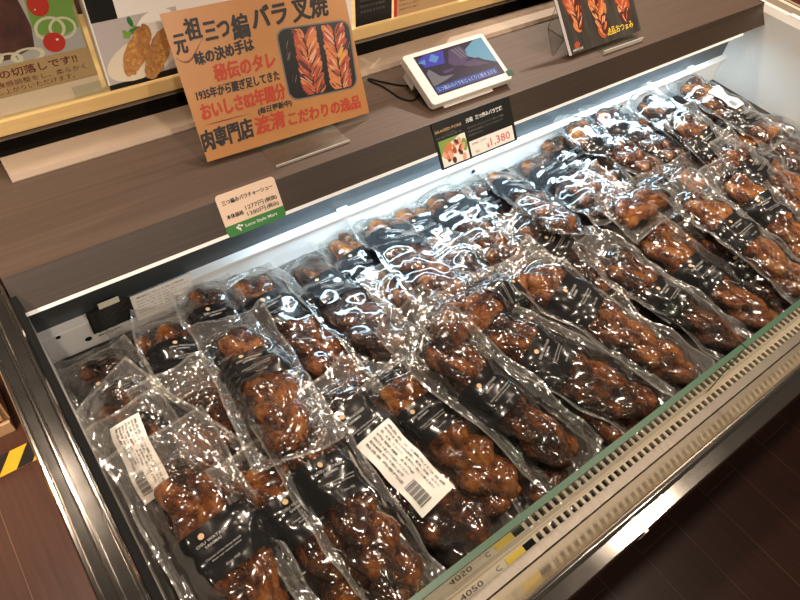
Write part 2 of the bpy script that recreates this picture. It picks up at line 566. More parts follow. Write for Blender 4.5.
# grey metal curve between rear panel and the right end
rim_prof = [(-0.068, 0.79), (-0.068, 0.8465), (-0.0665, 0.8505), (-0.0630, 0.8505), (-0.0615, 0.8470), (-0.0520, 0.8475), (-0.0505, 0.8515),
            (-0.0480, 0.8515), (-0.0465, 0.8475), (-0.0340, 0.8470), (-0.0325, 0.8500), (-0.0300, 0.8500), (-0.0280, 0.8460), (-0.0280, 0.79)]
cpart(MB().prism(rim_prof, 0.0125, 0.95, 'y'), 'end_rim', M['chrome'], bevel=0.0006)
front_prof = [(0.0125, 0.830), (0.0125, 0.8465), (0.0145, 0.8500), (0.0305, 0.8500), (0.0320, 0.8520), (0.0345, 0.8525), (0.0370, 0.8510), (0.0370, 0.830)]
cpart(MB().prism(front_prof, -0.068, 1.757), 'front_rim', M['chrome'], bevel=0.0006)
cpart(MB().box(0.418, 0.4235, 0.0120, 0.0315, 0.83, 0.8506), 'rim_joint', M['aluminium'])
cpart(MB().prism([(0.0372, 0.8505), (0.0400, 0.8490), (0.0440, 0.8350), (0.0706, 0.7420), (0.0706, 0.730), (0.0372, 0.730)], -0.02, 1.735), 'inner_cove', M['cream_gloss'], bevel=0.001)
cpart(MB().prism([(0.0708, 0.7380), (0.0712, 0.7440), (0.0838, 0.7445), (0.0838, 0.7380)], -0.02, 1.735), 'steel_strip', M['scratched'])
ZL = 0.7400
vg = MB()
vg.box(-0.02, 1.735, 0.0930, 0.0984, ZL - 0.005, ZL)
vg.box(-0.02, 1.735, 0.0962, 0.0982, ZL, ZL + 0.002)
vg.box(-0.02, 0.370, 0.0840, 0.0930, ZL - 0.005, ZL)
x = 0.370
while x < 1.735:
    vg.box(x + 0.0074, min(x + 0.0122, 1.735), 0.0840, 0.0930, ZL - 0.005, ZL)
    x += 0.0122
cpart(vg, 'air_grille', M['cream'])
cpart(MB().box(-0.02, 1.735, 0.0842, 0.0928, 0.690, 0.700), 'air_duct', M['black'])
cpart(MB().box(0.318, 0.347, 0.0845, 0.0925, ZL + 0.0001, ZL + 0.0006), 'yellow_sticker', M['yellow_print'])
cpart(MB().box(0.3472, 0.364, 0.0845, 0.0925, ZL + 0.0001, ZL + 0.0008), 'black_sticker', M['black'])
lt = Lettering().line('4050', 0.246, 0.0855, 0.280, 0.0060).line('C', 0.302, 0.086, 0.309, 0.0055)
for o in lt.build_each('printed_number', M['ink'], None):
    o.data.transform(case_inv @ Matrix.Translation((0, 0, ZL + 0.0003))); o.parent = case
for gx0, gx1 in ((-0.018, 0.7365), (0.7385, 1.7335)):
    g = MB().box(gx0, gx1, 0.0985, 0.1045, ZL - 0.01, 0.8485)
    g = cpart(g, 'glass_pane', M['glass'])
    e = MB().box(gx0, gx1, 0.0980, 0.1050, 0.8486, 0.8505)
    e.box(gx0, gx0 + 0.0012, 0.0980, 0.1050, ZL, 0.8486).box(gx1 - 0.0012, gx1, 0.0980, 0.1050, ZL, 0.8486)
    cpart(e, 'polished_edge', M['glass_edge'], g)

# ---------------------------------------------------------------- neighbouring case beyond the right end
nb = empty('display_case', (2.3, 0.4, 0))
tag(nb, 'neighbouring case with a tan steel rim beyond the right end', 'display case')
def npart(mb, name, mat):
    o = mb.build(name, mat); o.data.transform(Matrix.Translation((-2.3, -0.4, 0))); o.parent = nb
    return o
npart(MB().box(1.80, 1.812, 0.034, 0.95, 0, 0.82), 'side_panel', M['plum_panel'])
npart(MB().box(1.7920, 1.806, 0.0125, 0.95, 0.81, 0.851), 'rim', M['cream'])
npart(MB().box(1.808, 1.818, 0.0125, 0.95, 0.81, 0.853), 'rim_bead', M['tan'])
npart(MB().box(1.8185, 2.8, 0.05, 0.95, 0.60, 0.80), 'tray', M['pork_dark'])

# ---------------------------------------------------------------- counter shelf over the back of the case
sh = empty('counter_shelf', (0.86, 0.79, 0.80))
tag(sh, 'dark walnut counter shelf carrying the signs and the tablet, over the chilled case', 'shelf')
def spart(mb, name, mat, bevel=0.0):
    o = mb.build(name, mat, None, bevel); o.data.transform(Matrix.Translation((-0.86, -0.79, -0.80))); o.parent = sh
    return o
spart(MB().prism([(0.7115, 0.8500), (0.6835, 0.8105), (0.6935, 0.8065), (0.89, 0.8065), (0.89, 0.8500)], -0.026, 1.748), 'top', M['walnut'])
spart(MB().prism([(0.7100, 0.8502), (0.6800, 0.8100), (0.6834, 0.8100), (0.7114, 0.8502)], -0.026, 1.7485), 'fascia', M['walnut_shaded'])
spart(MB().prism([(0.6798, 0.8098), (0.6766, 0.8058), (0.6800, 0.8045), (0.6932, 0.8062), (0.6834, 0.8098)], -0.024, 1.640), 'edge_trim', M['aluminium'])
spart(MB().prism([(0.8900, 0.80), (0.8900, 0.8520), (0.8955, 0.8580), (0.945, 0.8580), (0.945, 0.80)], 0.040, 1.748), 'back_curb', M['tan'])
spart(MB().box(-0.026, 0.040, 0.89, 0.945, 0.8065, 0.8500), 'corner_block', M['walnut'])

# ---------------------------------------------------------------- LED tube under the shelf
led = MB().prism([(0.6950, 0.8060), (0.6950, 0.7960), (0.7150, 0.7960), (0.7150, 0.8060)], 0.33, 1.64).build('led_strip_light', M['aluminium'])
tag(led, 'slim white light fitting tucked under the front of the counter shelf', 'light')
for bx in (0.505, 1.575):
    b = MB().box(bx, bx + 0.022, 0.7260, 0.7430, 0.697, 0.7035).build('tube_clip', M['white_plastic'])
    tag(b, 'small pale clip on the rear strip, %s' % ('behind the left-hand pouches near the card' if bx < 1 else 'at the far right end of the case'), 'clip')

# ---------------------------------------------------------------- service counter behind
rc = empty('service_counter', (0.9, 1.05, 0))
tag(rc, 'rear counter with a pale yellow wooden ledge carrying the posters', 'counter')
def rpart(mb, name, mat, bevel=0.0):
    o = mb.build(name, mat, None, bevel); o.data.transform(Matrix.Translation((-0.9, -1.05, 0))); o.parent = rc
    return o
rpart(MB().box(-0.05, 2.6, 0.985, 1.215, 0, 0.883), 'body', M['plum_panel'])
rpart(MB().box(-0.05, 2.6, 0.972, 0.984, 0.70, 0.8825), 'dark_glass_front', M['dark_glass'])
rpart(MB().box(-0.05, 2.6, 0.955, 1.215, 0.883, 0.9075), 'wooden_ledge', M['yellow_wood'], 0.002)
rpart(MB().box(-0.05, 2.6, 0.9655, 0.9715, 0.8700, 0.8718), 'glass_trim', M['tan'])

# beige cupboard and taped floor at the left
cb = empty('cupboard', (-0.5, 1.3, 0))
tag(cb, 'pale beige cupboard standing on the floor beyond the left rim', 'cupboard')
for mb, nm, mt in ((MB().box(-0.38, 0.334, -0.182, 0.25, 0.045, 0.62), 'body', 'beige'), (MB().box(-0.38, 0.330, -0.190, 0.25, 0.0, 0.042), 'plinth', 'beige'),
                   (MB().box(-0.36, 0.322, -0.190, -0.1825, 0.06, 0.60), 'door', 'beige')):
    mb.build(nm, M[mt], cb, 0.002)
tp = MB()
tp.mi = 0
tp.box(-0.80, -0.075, 1.006, 1.062, 0.0002, 0.0010)
tp.mi = 1
for k in range(10):
    x0 = -0.80 + k * 0.075
    tp._faces([(x0, 1.006, 0.0012), (x0 + 0.036, 1.006, 0.0012), (x0 + 0.076, 1.062, 0.0012), (x0 + 0.040, 1.062, 0.0012)], [(0, 1, 2, 3)])
ft = tp.build('floor_tape', [M['tape_yellow'], M['tape_black']])
tag(ft, 'yellow and black striped warning tape on the floor before the cupboard', 'tape')

# ================================================================ cards on the rear panel
def wall_card(name, label, cat, x0, x1, z0, z1, mat, y=0.7275):
    o = empty(name, mat=leaning((x0, y, z0), 0, 90))
    tag(o, label, cat)
    MB().box(0, x1 - x0, 0, z1 - z0, -0.0008, 0).build('card', mat, o)
    return o
k = wall_card('notice_card', 'black printed notice taped to the rear wall, left corner of the case', 'notice', 0.049, 0.1155, 0.6625, 0.7125, M['pk_black'])
lt = Lettering()
for i in range(9):
    lt.line('保冷ケース内の商品は温度管理をしております', 0.004, 0.044 - i * 0.0048, 0.0625 - (i % 3) * 0.006, 0.0024, z=0.0002)
lt.build('printing', M['grey_ink'], k)
lt = Lettering().line('要冷蔵 十度以下で保存', 0.008, -0.0105, 0.058, 0.0042, 0.02, z=0.0002).line('開封後はお早めに', 0.006, -0.0180, 0.045, 0.0042, 0.02, z=0.0002)
o = lt.build('printing', M['ink'], None)
pn = empty('panel_notice', mat=leaning((0.049, 0.7348, 0.6625), 0, 90))
o.parent = pn
tag(pn, 'two lines of black print on the rear wall below the black notice', 'notice')
tk = MB().box(0.0693, 0.1004, 0.7255, 0.7265, 0.7125, 0.7245).build('tape_piece', M['tape_clear'])
tag(tk, 'short strip of yellowish tape above the black notice', 'tape')
k = wall_card('notice_sheet', 'white sheet of small print on the rear wall beside the black notice', 'notice', 0.1165, 0.214, 0.650, 0.710, M['paper'])
lt = Lettering()
lt.line('商品についてのご案内', 0.008, 0.050, 0.085, 0.0040, 0.02, z=0.0002)
for i in range(5):
    lt.line('原材料の一部に小麦・大豆・豚肉を含みます', 0.006, 0.0425 - i * 0.0065, 0.092 - (i % 2) * 0.02, 0.0030, z=0.0002)
lt.rect(0.006, 0.092, 0.0098, 0.0102, 0.0002)
lt.build('printing', M['grey_ink'], k)

# ================================================================ price card (cream with green foot)
FT = 55.1
def fascia_frame(x, v):
    t = math.radians(FT)
    n = Vector((0, -math.sin(t), math.cos(t)))
    p = Vector((x, 0.7100 + v * math.cos(t), 0.8502 + v * math.sin(t))) + n * 0.0016
    return leaning(p, 0, FT)
pc = empty('price_card', mat=fascia_frame(0.268, -0.0572))
tag(pc, 'cream price card with a green foot, on the shelf edge at left', 'price card')
pc.rotation_mode = 'XYZ'
MB().poly(rrect(0, 0.098, 0.0, 0.0655, 0.006), 0, 0.0008).build('card', M['peach'], pc)
MB().poly([(0, 0.0175)] + [p for p in rrect(0, 0.098, 0.0, 0.04, 0.006) if p[1] < 0.0175 and p[0] < 0.05][::1][:0] + rrect(0, 0.098, 0.0, 0.04, 0.006)[18:24] + rrect(0, 0.098, 0.0, 0.04, 0.006)[0:6] + [(0.098, 0.0175)], 0.0008, 0.0011).build('green_band', M['green'], pc)
lt = Lettering()
lt.line('三つ編みバラチャーシュー', 0.007, 0.0480, 0.091, 0.0072, 0.0, z=0.0011, fat=0.0003)
lt.line('本体価格', 0.007, 0.0265, 0.034, 0.0068, 0.0, z=0.0011, fat=0.0003)
lt.line('1277円', 0.039, 0.0308, 0.0695, 0.0074, 0.0, z=0.0011, fat=0.0001).line('(税抜)', 0.072, 0.0305, 0.092, 0.0072, 0.0, z=0.0011, fat=0.0003)
lt.line('1380円', 0.039, 0.0208, 0.0695, 0.0074, 0.0, z=0.0011, fat=0.0001).line('(税込)', 0.072, 0.0207, 0.092, 0.0072, 0.0, z=0.0011, fat=0.0003)
lt.build('lettering', M['ink'], pc)
lt = Lettering().line('Loco Style Mart', 0.030, 0.0060, 0.084, 0.0062, 0.012, z=0.0014)
lt.build('shop_name', M['white_print'], pc)
lg = MB()
for cx, cy in ((0.017, 0.0115), (0.0205, 0.0135), (0.0245, 0.0120), (0.0190, 0.0090)):
    lg.poly(disc(cx, cy, 0.0022, 0.0016, 10), 0.0013 + cx * 0.002)
lg.poly([(0.0200, 0.0045), (0.0215, 0.0045), (0.0222, 0.0095), (0.0196, 0.0095)], 0.00134)
lg.build('logo', M['white_print'], pc)

# ================================================================ black price sign with the pork photograph
ps = empty('price_sign', mat=fascia_frame(0.674, -0.0838))
tag(ps, 'black price sign with a pork photo and red price, on the shelf edge', 'price sign')
MB().box(0, 0.1885, 0, 0.0835, 0, 0.0012).build('card', M['pk_black'], ps)
MB().box(-0.0006, 0.1891, -0.0012, 0.0842, -0.0010, -0.0001).build('holder', M['acrylic'], ps)
ph = MB()
ph.mi = 5; ph.poly([(0.006, 0.003), (0.068, 0.003), (0.068, 0.050), (0.006, 0.050)], 0.0013)
ph.mi = 6; ph.poly([(0.006, 0.022), (0.034, 0.050), (0.006, 0.050)], 0.00133); ph.poly([(0.026, 0.040), (0.056, 0.050), (0.018, 0.050)], 0.00132)
ph.poly(disc(0.062, 0.030, 0.006, 0.012, 12), 0.00133)
rnd = random.Random(5)
for i in range(26):
    ph.mi = rnd.choice([0, 0, 1, 3, 3, 2])
    ph.poly(disc(rnd.uniform(0.013, 0.060), rnd.uniform(0.008, 0.040), rnd.uniform(0.003, 0.005), rnd.uniform(0.006, 0.009), 10, rnd.uniform(-0.7, 0.7)), 0.00134 + i * 0.000008)
ph.build('photo', [M['pork_orange'], M['pork_red'], M['pork_dark'], M['pork_pink'], M['pork_yellow'], M['paper'], M['pale_green']], ps)
MB().box(0.073, 0.1815, 0.003, 0.0305, 0.0012, 0.0014).build('price_field', M['paper'], ps)
Lettering().line('¥', 0.112, 0.0065, 0.119, 0.0100, 0.01, z=0.0016).line('1,380', 0.1225, 0.0065, 0.172, 0.0165, 0.006, z=0.0016).build('price', M['price_red'], ps)
Lettering().line('本体価格', 0.078, 0.0225, 0.094, 0.0040, z=0.0016).line('税込', 0.083, 0.0065, 0.094, 0.0050, z=0.0016).line('1,277円', 0.097, 0.0225, 0.113, 0.0040, z=0.0016).build('small_print', M['grey_ink'], ps)
lt = Lettering().line('元祖', 0.076, 0.0640, 0.093, 0.0082, 0.025, z=0.0014).line('三つ編みバラ叉焼', 0.099, 0.0640, 0.166, 0.0082, 0.025, z=0.0014)
lt.build('title', M['white_print'], ps)
lt = Lettering()
for i, (t, xe) in enumerate((('秘伝のタレで仕上げた三つ編みの焼豚', 0.166), ('肉専門店渡清こだわりの逸品です', 0.163), ('毎日更新中の味わい', 0.112))):
    lt.line(t, 0.076, 0.0530 - i * 0.0070, xe, 0.0036, z=0.0014)
lt.line('肉専門店渡清', 0.004, 0.0535, 0.062, 0.0030, z=0.0014).line('こだわりの逸品', 0.020, 0.0580, 0.048, 0.0024, z=0.0014)
lt.build('description', M['grey_ink'], ps)
lt = Lettering().line('BRAISED PORK', 0.004, 0.0640, 0.066, 0.0050, 0.01, z=0.0014)
lt.build('green_title', M['board'], ps)

# ================================================================ big orange hand-lettered sign on an acrylic stand
sg = empty('hand_lettered_sign', mat=leaning((0.2955, 0.791, 0.858), -2, 60.5))
tag(sg, 'large orange card with brushed Japanese lettering and a braided pork photo', 'sign')
W_, H_ = 0.297, 0.2130
MB().box(0, W_, 0, H_, 0, 0.0012).build('card', M['orange_card'], sg)
lt = Lettering()
for tx, x0, y0, x1, hh, ft, y1 in (('元', 0.0060, 0.1560, 0.0240, 0.0260, 0.0012, None), ('祖', 0.0270, 0.1710, 0.0500, 0.0290, 0.0012, None),
                                   ('三つ', 0.0540, 0.1660, 0.0930, 0.0240, 0.0014, None), ('編', 0.0960, 0.1585, 0.1240, 0.0340, 0.0011, None),
                                   ('バラ', 0.1300, 0.1670, 0.1900, 0.0300, 0.0016, None), ('叉焼', 0.1980, 0.1640, 0.2620, 0.0340, 0.0013, None),
                                   ('味の決め手は', 0.0290, 0.1355, 0.1230, 0.0185, 0.0010, 0.1390), ('1935年から継ぎ足してきた', 0.0140, 0.0885, 0.1515, 0.0150, 0.0007, None),
                                   ('(毎日更新中)', 0.1010, 0.0450, 0.1600, 0.0110, 0.0006, None), ('肉専門店', 0.0010, 0.0150, 0.0860, 0.0300, 0.0013, 0.0160)):
    lt.line(tx, x0, y0, x1, hh, 0.008, 0.1, y1, 0.0015, ft)
lt.build_each('black_lettering', M['ink'], sg)
lt = Lettering()
for tx, x0, y0, x1, hh, ft, y1 in (('秘伝のタレ', 0.0500, 0.1080, 0.1510, 0.0240, 0.0013, None), ('おいしさ82年間分', 0.0130, 0.0590, 0.1540, 0.0245, 0.0013, None),
                                   ('渡清', 0.0890, 0.0170, 0.1420, 0.0265, 0.0011, None), ('こだわりの逸品', 0.1470, 0.0160, 0.2830, 0.0215, 0.0011, 0.0120)):
    lt.line(tx, x0, y0, x1, hh, 0.008, 0.1, y1, 0.0015, ft)
lt.build_each('red_lettering', M['red_ink'], sg)
def swoosh(pts, w, z):
    sw = MB()
    up, lo_ = [], []
    for i, (a, b) in enumerate(pts):
        t = i / (len(pts) - 1); ww = w * (0.25 + math.sin(math.pi * min(t * 1.1, 1)))
        up.append((a, b + ww / 2)); lo_.append((a, b - ww / 2))
    for i in range(len(pts) - 1):
        sw.poly([lo_[i], lo_[i + 1], up[i + 1], up[i]], z)
    sw.build('brush_stroke', M['brown_ink'], sg)
swoosh([(0.0030 + 0.047 * t, 0.1530 - 0.012 * math.sin(math.pi * t) * (1 - t) * 1.5 + 0.018 * t * t) for t in [i / 10 for i in range(11)]], 0.0025, 0.0015)
swoosh([(0.050 + 0.045 * t, 0.1030 - 0.001 * t) for t in [i / 8 for i in range(9)]], 0.0014, 0.0015)
swoosh([(0.014 + 0.075 * t, 0.0530 - 0.0012 * t) for t in [i / 8 for i in range(9)]], 0.0016, 0.0015)
ph = MB()
def warp(u, v):
    a = Vector((0.1605, 0.0545)); b = Vector((0.2840, 0.0480)); c = Vector((0.2930, 0.1510)); d = Vector((0.1660, 0.1600))
    p = a * (1 - u) * (1 - v) + b * u * (1 - v) + c * u * v + d * (1 - u) * v
    return (p.x, p.y)
ph.mi = 5; ph.poly([warp(*p) for p in rrect(-0.02, 1.02, -0.02, 1.02, 0.14)], 0.0014)
ph.mi = 6; ph.poly([warp(*p) for p in rrect(0, 1, 0, 1, 0.13)], 0.00144)
rnd = random.Random(11)
for k in range(14):                                  # strands of shredded leek by the tray wall
    x0 = rnd.choice([rnd.uniform(0.02, 0.12), rnd.uniform(0.88, 0.97)]); y0 = rnd.uniform(0.1, 0.85)
    ph.mi = 5 if k % 3 else 2
    ph.poly([warp(x0, y0), warp(x0 + 0.012, y0), warp(x0 + 0.05, y0 + 0.1), warp(x0 + 0.04, y0 + 0.1)], 0.00147)
def leaf(u, v, L, W, a, z):
    ph.poly([warp(min(max(x, 0.015), 0.985), min(max(y, 0.02), 0.98)) for x, y in disc(u, v, L, W, 14, a)], z)
for bi, cx in enumerate((0.36, 0.77)):
    for k in range(11):
        for sgn in (-1, 1):
            v = 0.95 - k * 0.088 - (0.044 if sgn > 0 else 0)
            zb = 0.00150 + (k * 2 + (sgn > 0)) * 0.00002
            a = math.radians(90 - sgn * rnd.uniform(24, 40)) if sgn > 0 else math.radians(90 + rnd.uniform(24, 40))
            ph.mi = rnd.choice([0, 1, 1, 2, 1])
            leaf(cx + sgn * 0.085, v, 0.135, 0.050, a, zb)
            for q in range(4):
                ph.mi = rnd.choice([3, 0, 0, 1, 2]) if not (bi == 1 and k in (4, 5) and sgn > 0) else 4
                leaf(cx + sgn * 0.085 + rnd.uniform(-.045, .045), v + rnd.uniform(-.02, .03), rnd.uniform(0.05, 0.11), rnd.uniform(0.006, 0.014), a + rnd.uniform(-.15, .15), zb + 0.000003 + q * 0.000003)
ph.build('pork_photo', [M['pork_orange'], M['pork_red'], M['pork_dark'], M['pork_pink'], M['pork_yellow'], M['grey_ink'], M['pk_black']], sg)
st = empty('acrylic_sign_stand', (0.44, 0.785, 0.8503))
tag(st, 'clear acrylic stand holding up the large orange sign', 'sign stand')
MB().box(-0.056, 0.083, -0.048, 0.012, 0.0, 0.0025).build('foot', M['acrylic'], st)
b = MB().prism([(0.0105, 0.0026), (0.0125, 0.0026), (0.0710, 0.1110), (0.0690, 0.1120)], -0.046, 0.075)
b.build('back_plate', M['acrylic'], st)
MB().box(-0.056, 0.083, -0.0498, -0.0482, 0.0, 0.0040).build('lip', M['acrylic_edge'], st)
sup = MB().box(-0.09, 0.10, 0.008, 0.0098, 0.0026, 0.0072)
sup.build('ledge', M['glass_edge'], st)

# ================================================================ tablet
tb = empty('tablet', mat=leaning((0.699, 0.7345, 0.866), 0, 22))
tag(tb, 'white tablet leaning on the counter shelf and playing a video', 'tablet')
bd = MB().poly(rrect(0, 0.1955, 0, 0.1105, 0.007), -0.015, 0)
bd.build('body', M['white_plastic'], tb, 0.0015)
sc = MB()
X0, X1, Y0, Y1 = 0.0205, 0.1855, 0.0150, 0.1015
sc.mi = 0; sc.poly([(X0, Y0), (X1, Y0), (X1, Y1), (X0, Y1)], 0.0004)
sc.mi = 1; sc.poly([(0.030, 0.075), (0.075, 0.072), (0.088, 0.098), (0.045, 0.0995), (0.026, 0.093)], 0.00044)
sc.mi = 2; sc.poly([(0.046, 0.086), (0.058, 0.078), (0.072, 0.088), (0.060, 0.098)], 0.00048); sc.poly([(0.022, 0.088), (0.036, 0.080), (0.040, 0.091)], 0.00048)
sc.mi = 3; sc.poly([(0.128, 0.073), (0.150, 0.060), (0.1855, 0.042), (0.1855, 0.101), (0.165, 0.101), (0.133, 0.086)], 0.00044)
sc.mi = 4; sc.poly([(0.024, 0.034), (0.060, 0.040), (0.098, 0.050), (0.082, 0.058), (0.050, 0.050), (0.035, 0.070), (0.026, 0.062)], 0.00046)
sc.mi = 5; sc.poly([(0.082, 0.070), (0.100, 0.096), (0.128, 0.098), (0.134, 0.084), (0.128, 0.068), (0.100, 0.052)], 0.0005)
sc.mi = 0; sc.poly([(0.044, 0.058), (0.066, 0.064), (0.108, 0.058), (0.150, 0.064), (0.176, 0.040), (0.130, 0.042), (0.090, 0.044), (0.054, 0.048)], 0.00054)
sc.mi = 5; sc.poly([(0.100, 0.062), (0.140, 0.062), (0.168, 0.044), (0.120, 0.050)], 0.00058); sc.poly([(0.060, 0.058), (0.088, 0.058), (0.080, 0.053), (0.060, 0.052)], 0.00058)
for k in range(3):
    sc.mi = 4; sc.poly([(0.104 + k * 0.008, 0.094), (0.108 + k * 0.008, 0.095), (0.118 + k * 0.007, 0.072), (0.115 + k * 0.007, 0.071)], 0.0006)
sc.mi = 6; sc.poly([(0.023, 0.0185), (0.172, 0.0185), (0.172, 0.0325), (0.023, 0.0325)], 0.0006)
sc.build('screen', [M['scr_dark'], M['scr_deep'], M['scr_blue'], M['scr_cyan'], M['scr_grey'], M['scr_plum'], M['scr_box']], tb)
Lettering().line('三つ編みのバラをじっくりと焼き上げる', 0.026, 0.0212, 0.168, 0.0090, 0.004, z=0.0008).build('caption', M['scr_text'], tb)
MB().poly(disc(0.010, 0.018, 0.0008), 0.0002).build('camera_dot', M['ink'], tb)
MB().box(0.030, 0.150, -0.004, 0.030, -0.020, -0.0152).build('stand_base', M['white_plastic'], tb)
MB().box(0.004, 0.040, 0.060, 0.090, -0.034, -0.0152).build('rear_prop', M['white_plastic'], tb)
MB().box(0.188, 0.2020, 0.0060, 0.0180, 0.0002, 0.0016).build('green_tab', M['clip_green'], tb)
cbp = [(0.727, 0.812, 0.852), (0.712, 0.824, 0.852), (0.694, 0.838, 0.852), (0.676, 0.858, 0.852), (0.660, 0.878, 0.852), (0.659, 0.868, 0.852), (0.668, 0.845, 0.852), (0.672, 0.818, 0.852), (0.676, 0.796, 0.852), (0.690, 0.782, 0.852), (0.71, 0.79, 0.853), (0.735, 0.805, 0.853)]
def smooth_path(pts, n=6):
    out = []
    P = [Vector(p) for p in pts]
    for i in range(len(P) - 1):
        p0, p1, p2, p3 = P[max(i - 1, 0)], P[i], P[i + 1], P[min(i + 2, len(P) - 1)]
        for k in range(n):
            t = k / n
            out.append(0.5 * ((2 * p1) + (p2 - p0) * t + (2 * p0 - 5 * p1 + 4 * p2 - p3) * t * t + (3 * p1 - p0 - 3 * p2 + p3) * t ** 3))
    out.append(P[-1])
    return out
cable = MB().tube(smooth_path(cbp), 0.0016, 6).build('power_cable', M['black'])
tag(cable, 'thin black cable looping on the shelf behind the white tablet', 'cable')

# ================================================================ poster of three braids at the right
po = empty('braided_pork_poster', mat=leaning((1.071, 0.751, 0.857), 0.8, 47.5))
tag(po, 'dark poster of three hanging pork braids with yellow lettering, shelf right', 'poster')
MB().box(0, 0.236, 0, 0.200, 0, 0.0012).build('card', M['poster_grey'], po)
MB().box(0, 0.008, 0, 0.200, 0.0012, 0.0014).build('white_border', M['lilac'], po)
PORK = [M['pork_orange'], M['pork_red'], M['pork_dark'], M['pork_pink'], M['pork_yellow']]
for k, (cx, yb) in enumerate(((0.050, 0.052), (0.118, 0.026), (0.196, 0.040))):
    pp = MB()
    braid_print(pp, cx, yb, 0.196, 0.066, 20 + k, 0.0015, lean=0.0)
    pp.build('braid_print', PORK, po)
pp = MB()
pp.mi = 1; pp.poly(disc(0.030, 0.016, 0.009, 0.006, 12, 0.3), 0.0015)
pp.build('emblem_print', PORK, po)
Lettering().line('絶品おつまみ', 0.126, 0.0120, 0.214, 0.0165, 0.014, z=0.0018).build('yellow_lettering', M['yellow_print'], po)
Lettering().line('肉専門店渡清', 0.014, 0.0045, 0.045, 0.0050, z=0.0018).build('small_lettering', M['paper'], po)
sp = empty('acrylic_poster_stand', (1.2, 0.755, 0.8503))
tag(sp, 'clear acrylic easel holding the dark poster of pork braids', 'poster stand')
MB().box(-0.045, 0.085, -0.024, 0.004, 0.0, 0.0022).build('foot', M['acrylic'], sp)
MB().prism([(0.0062, 0.0024), (0.0085, 0.0024), (0.100, 0.1020), (0.098, 0.1030)], -0.040, 0.080).build('back_plate', M['acrylic'], sp)
MB().box(-0.045, 0.085, -0.0265, -0.0243, 0.0, 0.008).build('lip', M['acrylic_edge'], sp)
MB().prism([(0.060, 0.0), (0.110, 0.0), (0.1015, 0.1015), (0.098, 0.098)], -0.075, -0.072).build('side_brace', M['acrylic'], sp)
MB().tube([(-0.0735, 0.060, 0.0015), (-0.0735, 0.110, 0.0015), (-0.0735, 0.100, 0.100), (-0.0735, 0.060, 0.0015)], 0.0009, 5).build('polished_edge', M['acrylic_edge'], sp)

# ================================================================ posters on the yellow ledge
mp_ = empty('roast_beef_poster', mat=leaning((-0.12, 0.966, 0.9085), 0, 78))
tag(mp_, 'poster of sliced roast meat with tomatoes and onion in an acrylic frame', 'poster')
MB().box(0.0, 0.333, 0, 0.26, 0, 0.0010).build('card', M['board'], mp_)
MB().box(0.0, 0.333, 0, 0.0250, 0.0010, 0.0013).build('lower_margin', M['peach'], mp_)
pp = MB()
pp.mi = 0; pp.poly([(0.0, 0.062), (0.330, 0.0675), (0.329, 0.26), (0.0, 0.26)], 0.0014)
pp.mi = 1; pp.poly([(0.0, 0.075), (0.10, 0.070), (0.230, 0.074), (0.262, 0.083), (0.268, 0.110), (0.250, 0.26), (0.0, 0.26)], 0.0015)
rnd = random.Random(3)
for i in range(8):
    pp.mi = rnd.choice([6, 1, 6]); pp.poly(disc(rnd.uniform(0.10, 0.235), rnd.uniform(0.10, 0.24), rnd.uniform(0.02, 0.035), rnd.uniform(0.010, 0.016), 14, rnd.uniform(-0.6, 0.6)), 0.00154 + i * 1e-5)
pp.mi = 2; pp.poly([(0.268, 0.100), (0.300, 0.088), (0.329, 0.097), (0.329, 0.26), (0.280, 0.26)], 0.00165)
pp.mi = 2; pp.poly(disc(0.312, 0.135, 0.022, 0.018, 14), 0.00167)
def ring_(cx, cy, R1, R2, z, a=0.0, sq=0.8):
    n = 24; o_ = disc(cx, cy, R1, R1 * sq, n, a); i_ = disc(cx, cy, R2, R2 * sq, n, a)
    for k in range(n):
        pp.poly([o_[k], o_[(k + 1) % n], i_[(k + 1) % n], i_[k]], z)
pp.mi = 3
ring_(0.290, 0.1020, 0.021, 0.0165, 0.0017); ring_(0.307, 0.1000, 0.019, 0.0150, 0.00172); ring_(0.222, 0.0730, 0.021, 0.0155, 0.0017, 0, 0.5); ring_(0.250, 0.0740, 0.023, 0.0165, 0.00172, 0, 0.45); ring_(0.20, 0.077, 0.02, 0.012, 0.0017, 0.2, 0.5)
pp.mi = 4
pp.poly(disc(0.2895, 0.0835, 0.0150, 0.0135, 24), 0.0018); pp.poly(disc(0.2860, 0.1350, 0.0140, 0.0150, 24), 0.0018)
pp.mi = 5
pp.poly(disc(0.2945, 0.0865, 0.0022, 0.0016, 8), 0.00185); pp.poly(disc(0.2800, 0.1300, 0.0014, 0.0012, 8), 0.00185)
pp.build('meat_photo', [M['lilac'], M['beef'], M['pale_green'], M['onion'], M['red'], M['paper'], M['pork_dark']], mp_)
bnd = MB().poly([(0.0, 0.0250), (0.3335, 0.0270), (0.331, 0.0680), (0.0, 0.0660)], 0.0019)
bnd.build('text_band', M['board'], mp_)
Lettering().line('旨みたっぷり”の切落しです!!', 0.098, 0.0500, 0.3120, 0.0125, 0.02, z=0.0022).build('heading', M['brown_ink'], mp_)
Lettering().line('じっくりローストした後、食感調整をし、柔らかく', 0.060, 0.0388, 0.3200, 0.0078, 0.004, z=0.0022).line('そのままお召し上がりいただけます。', 0.130, 0.0295, 0.3010, 0.0078, 0.004, z=0.0022).build('small_lettering', M['brown_ink'], mp_)
fr = empty('acrylic_poster_stand', mat=leaning((-0.12, 0.966, 0.9085), 0, 78))
tag(fr, 'clear acrylic frame standing on the ledge around the roast meat poster', 'poster frame')
MB().box(-0.01, 0.346, 0.0, 0.27, 0.0026, 0.0046).build('front_sheet', M['acrylic'], fr)
MB().box(0.3425, 0.346, 0.0, 0.27, -0.012, 0.0025).build('side_edge', M['lilac'], fr)
MB().box(-0.01, 0.346, 0.0, 0.003, 0.0047, 0.010).build('foot', M['acrylic'], fr)
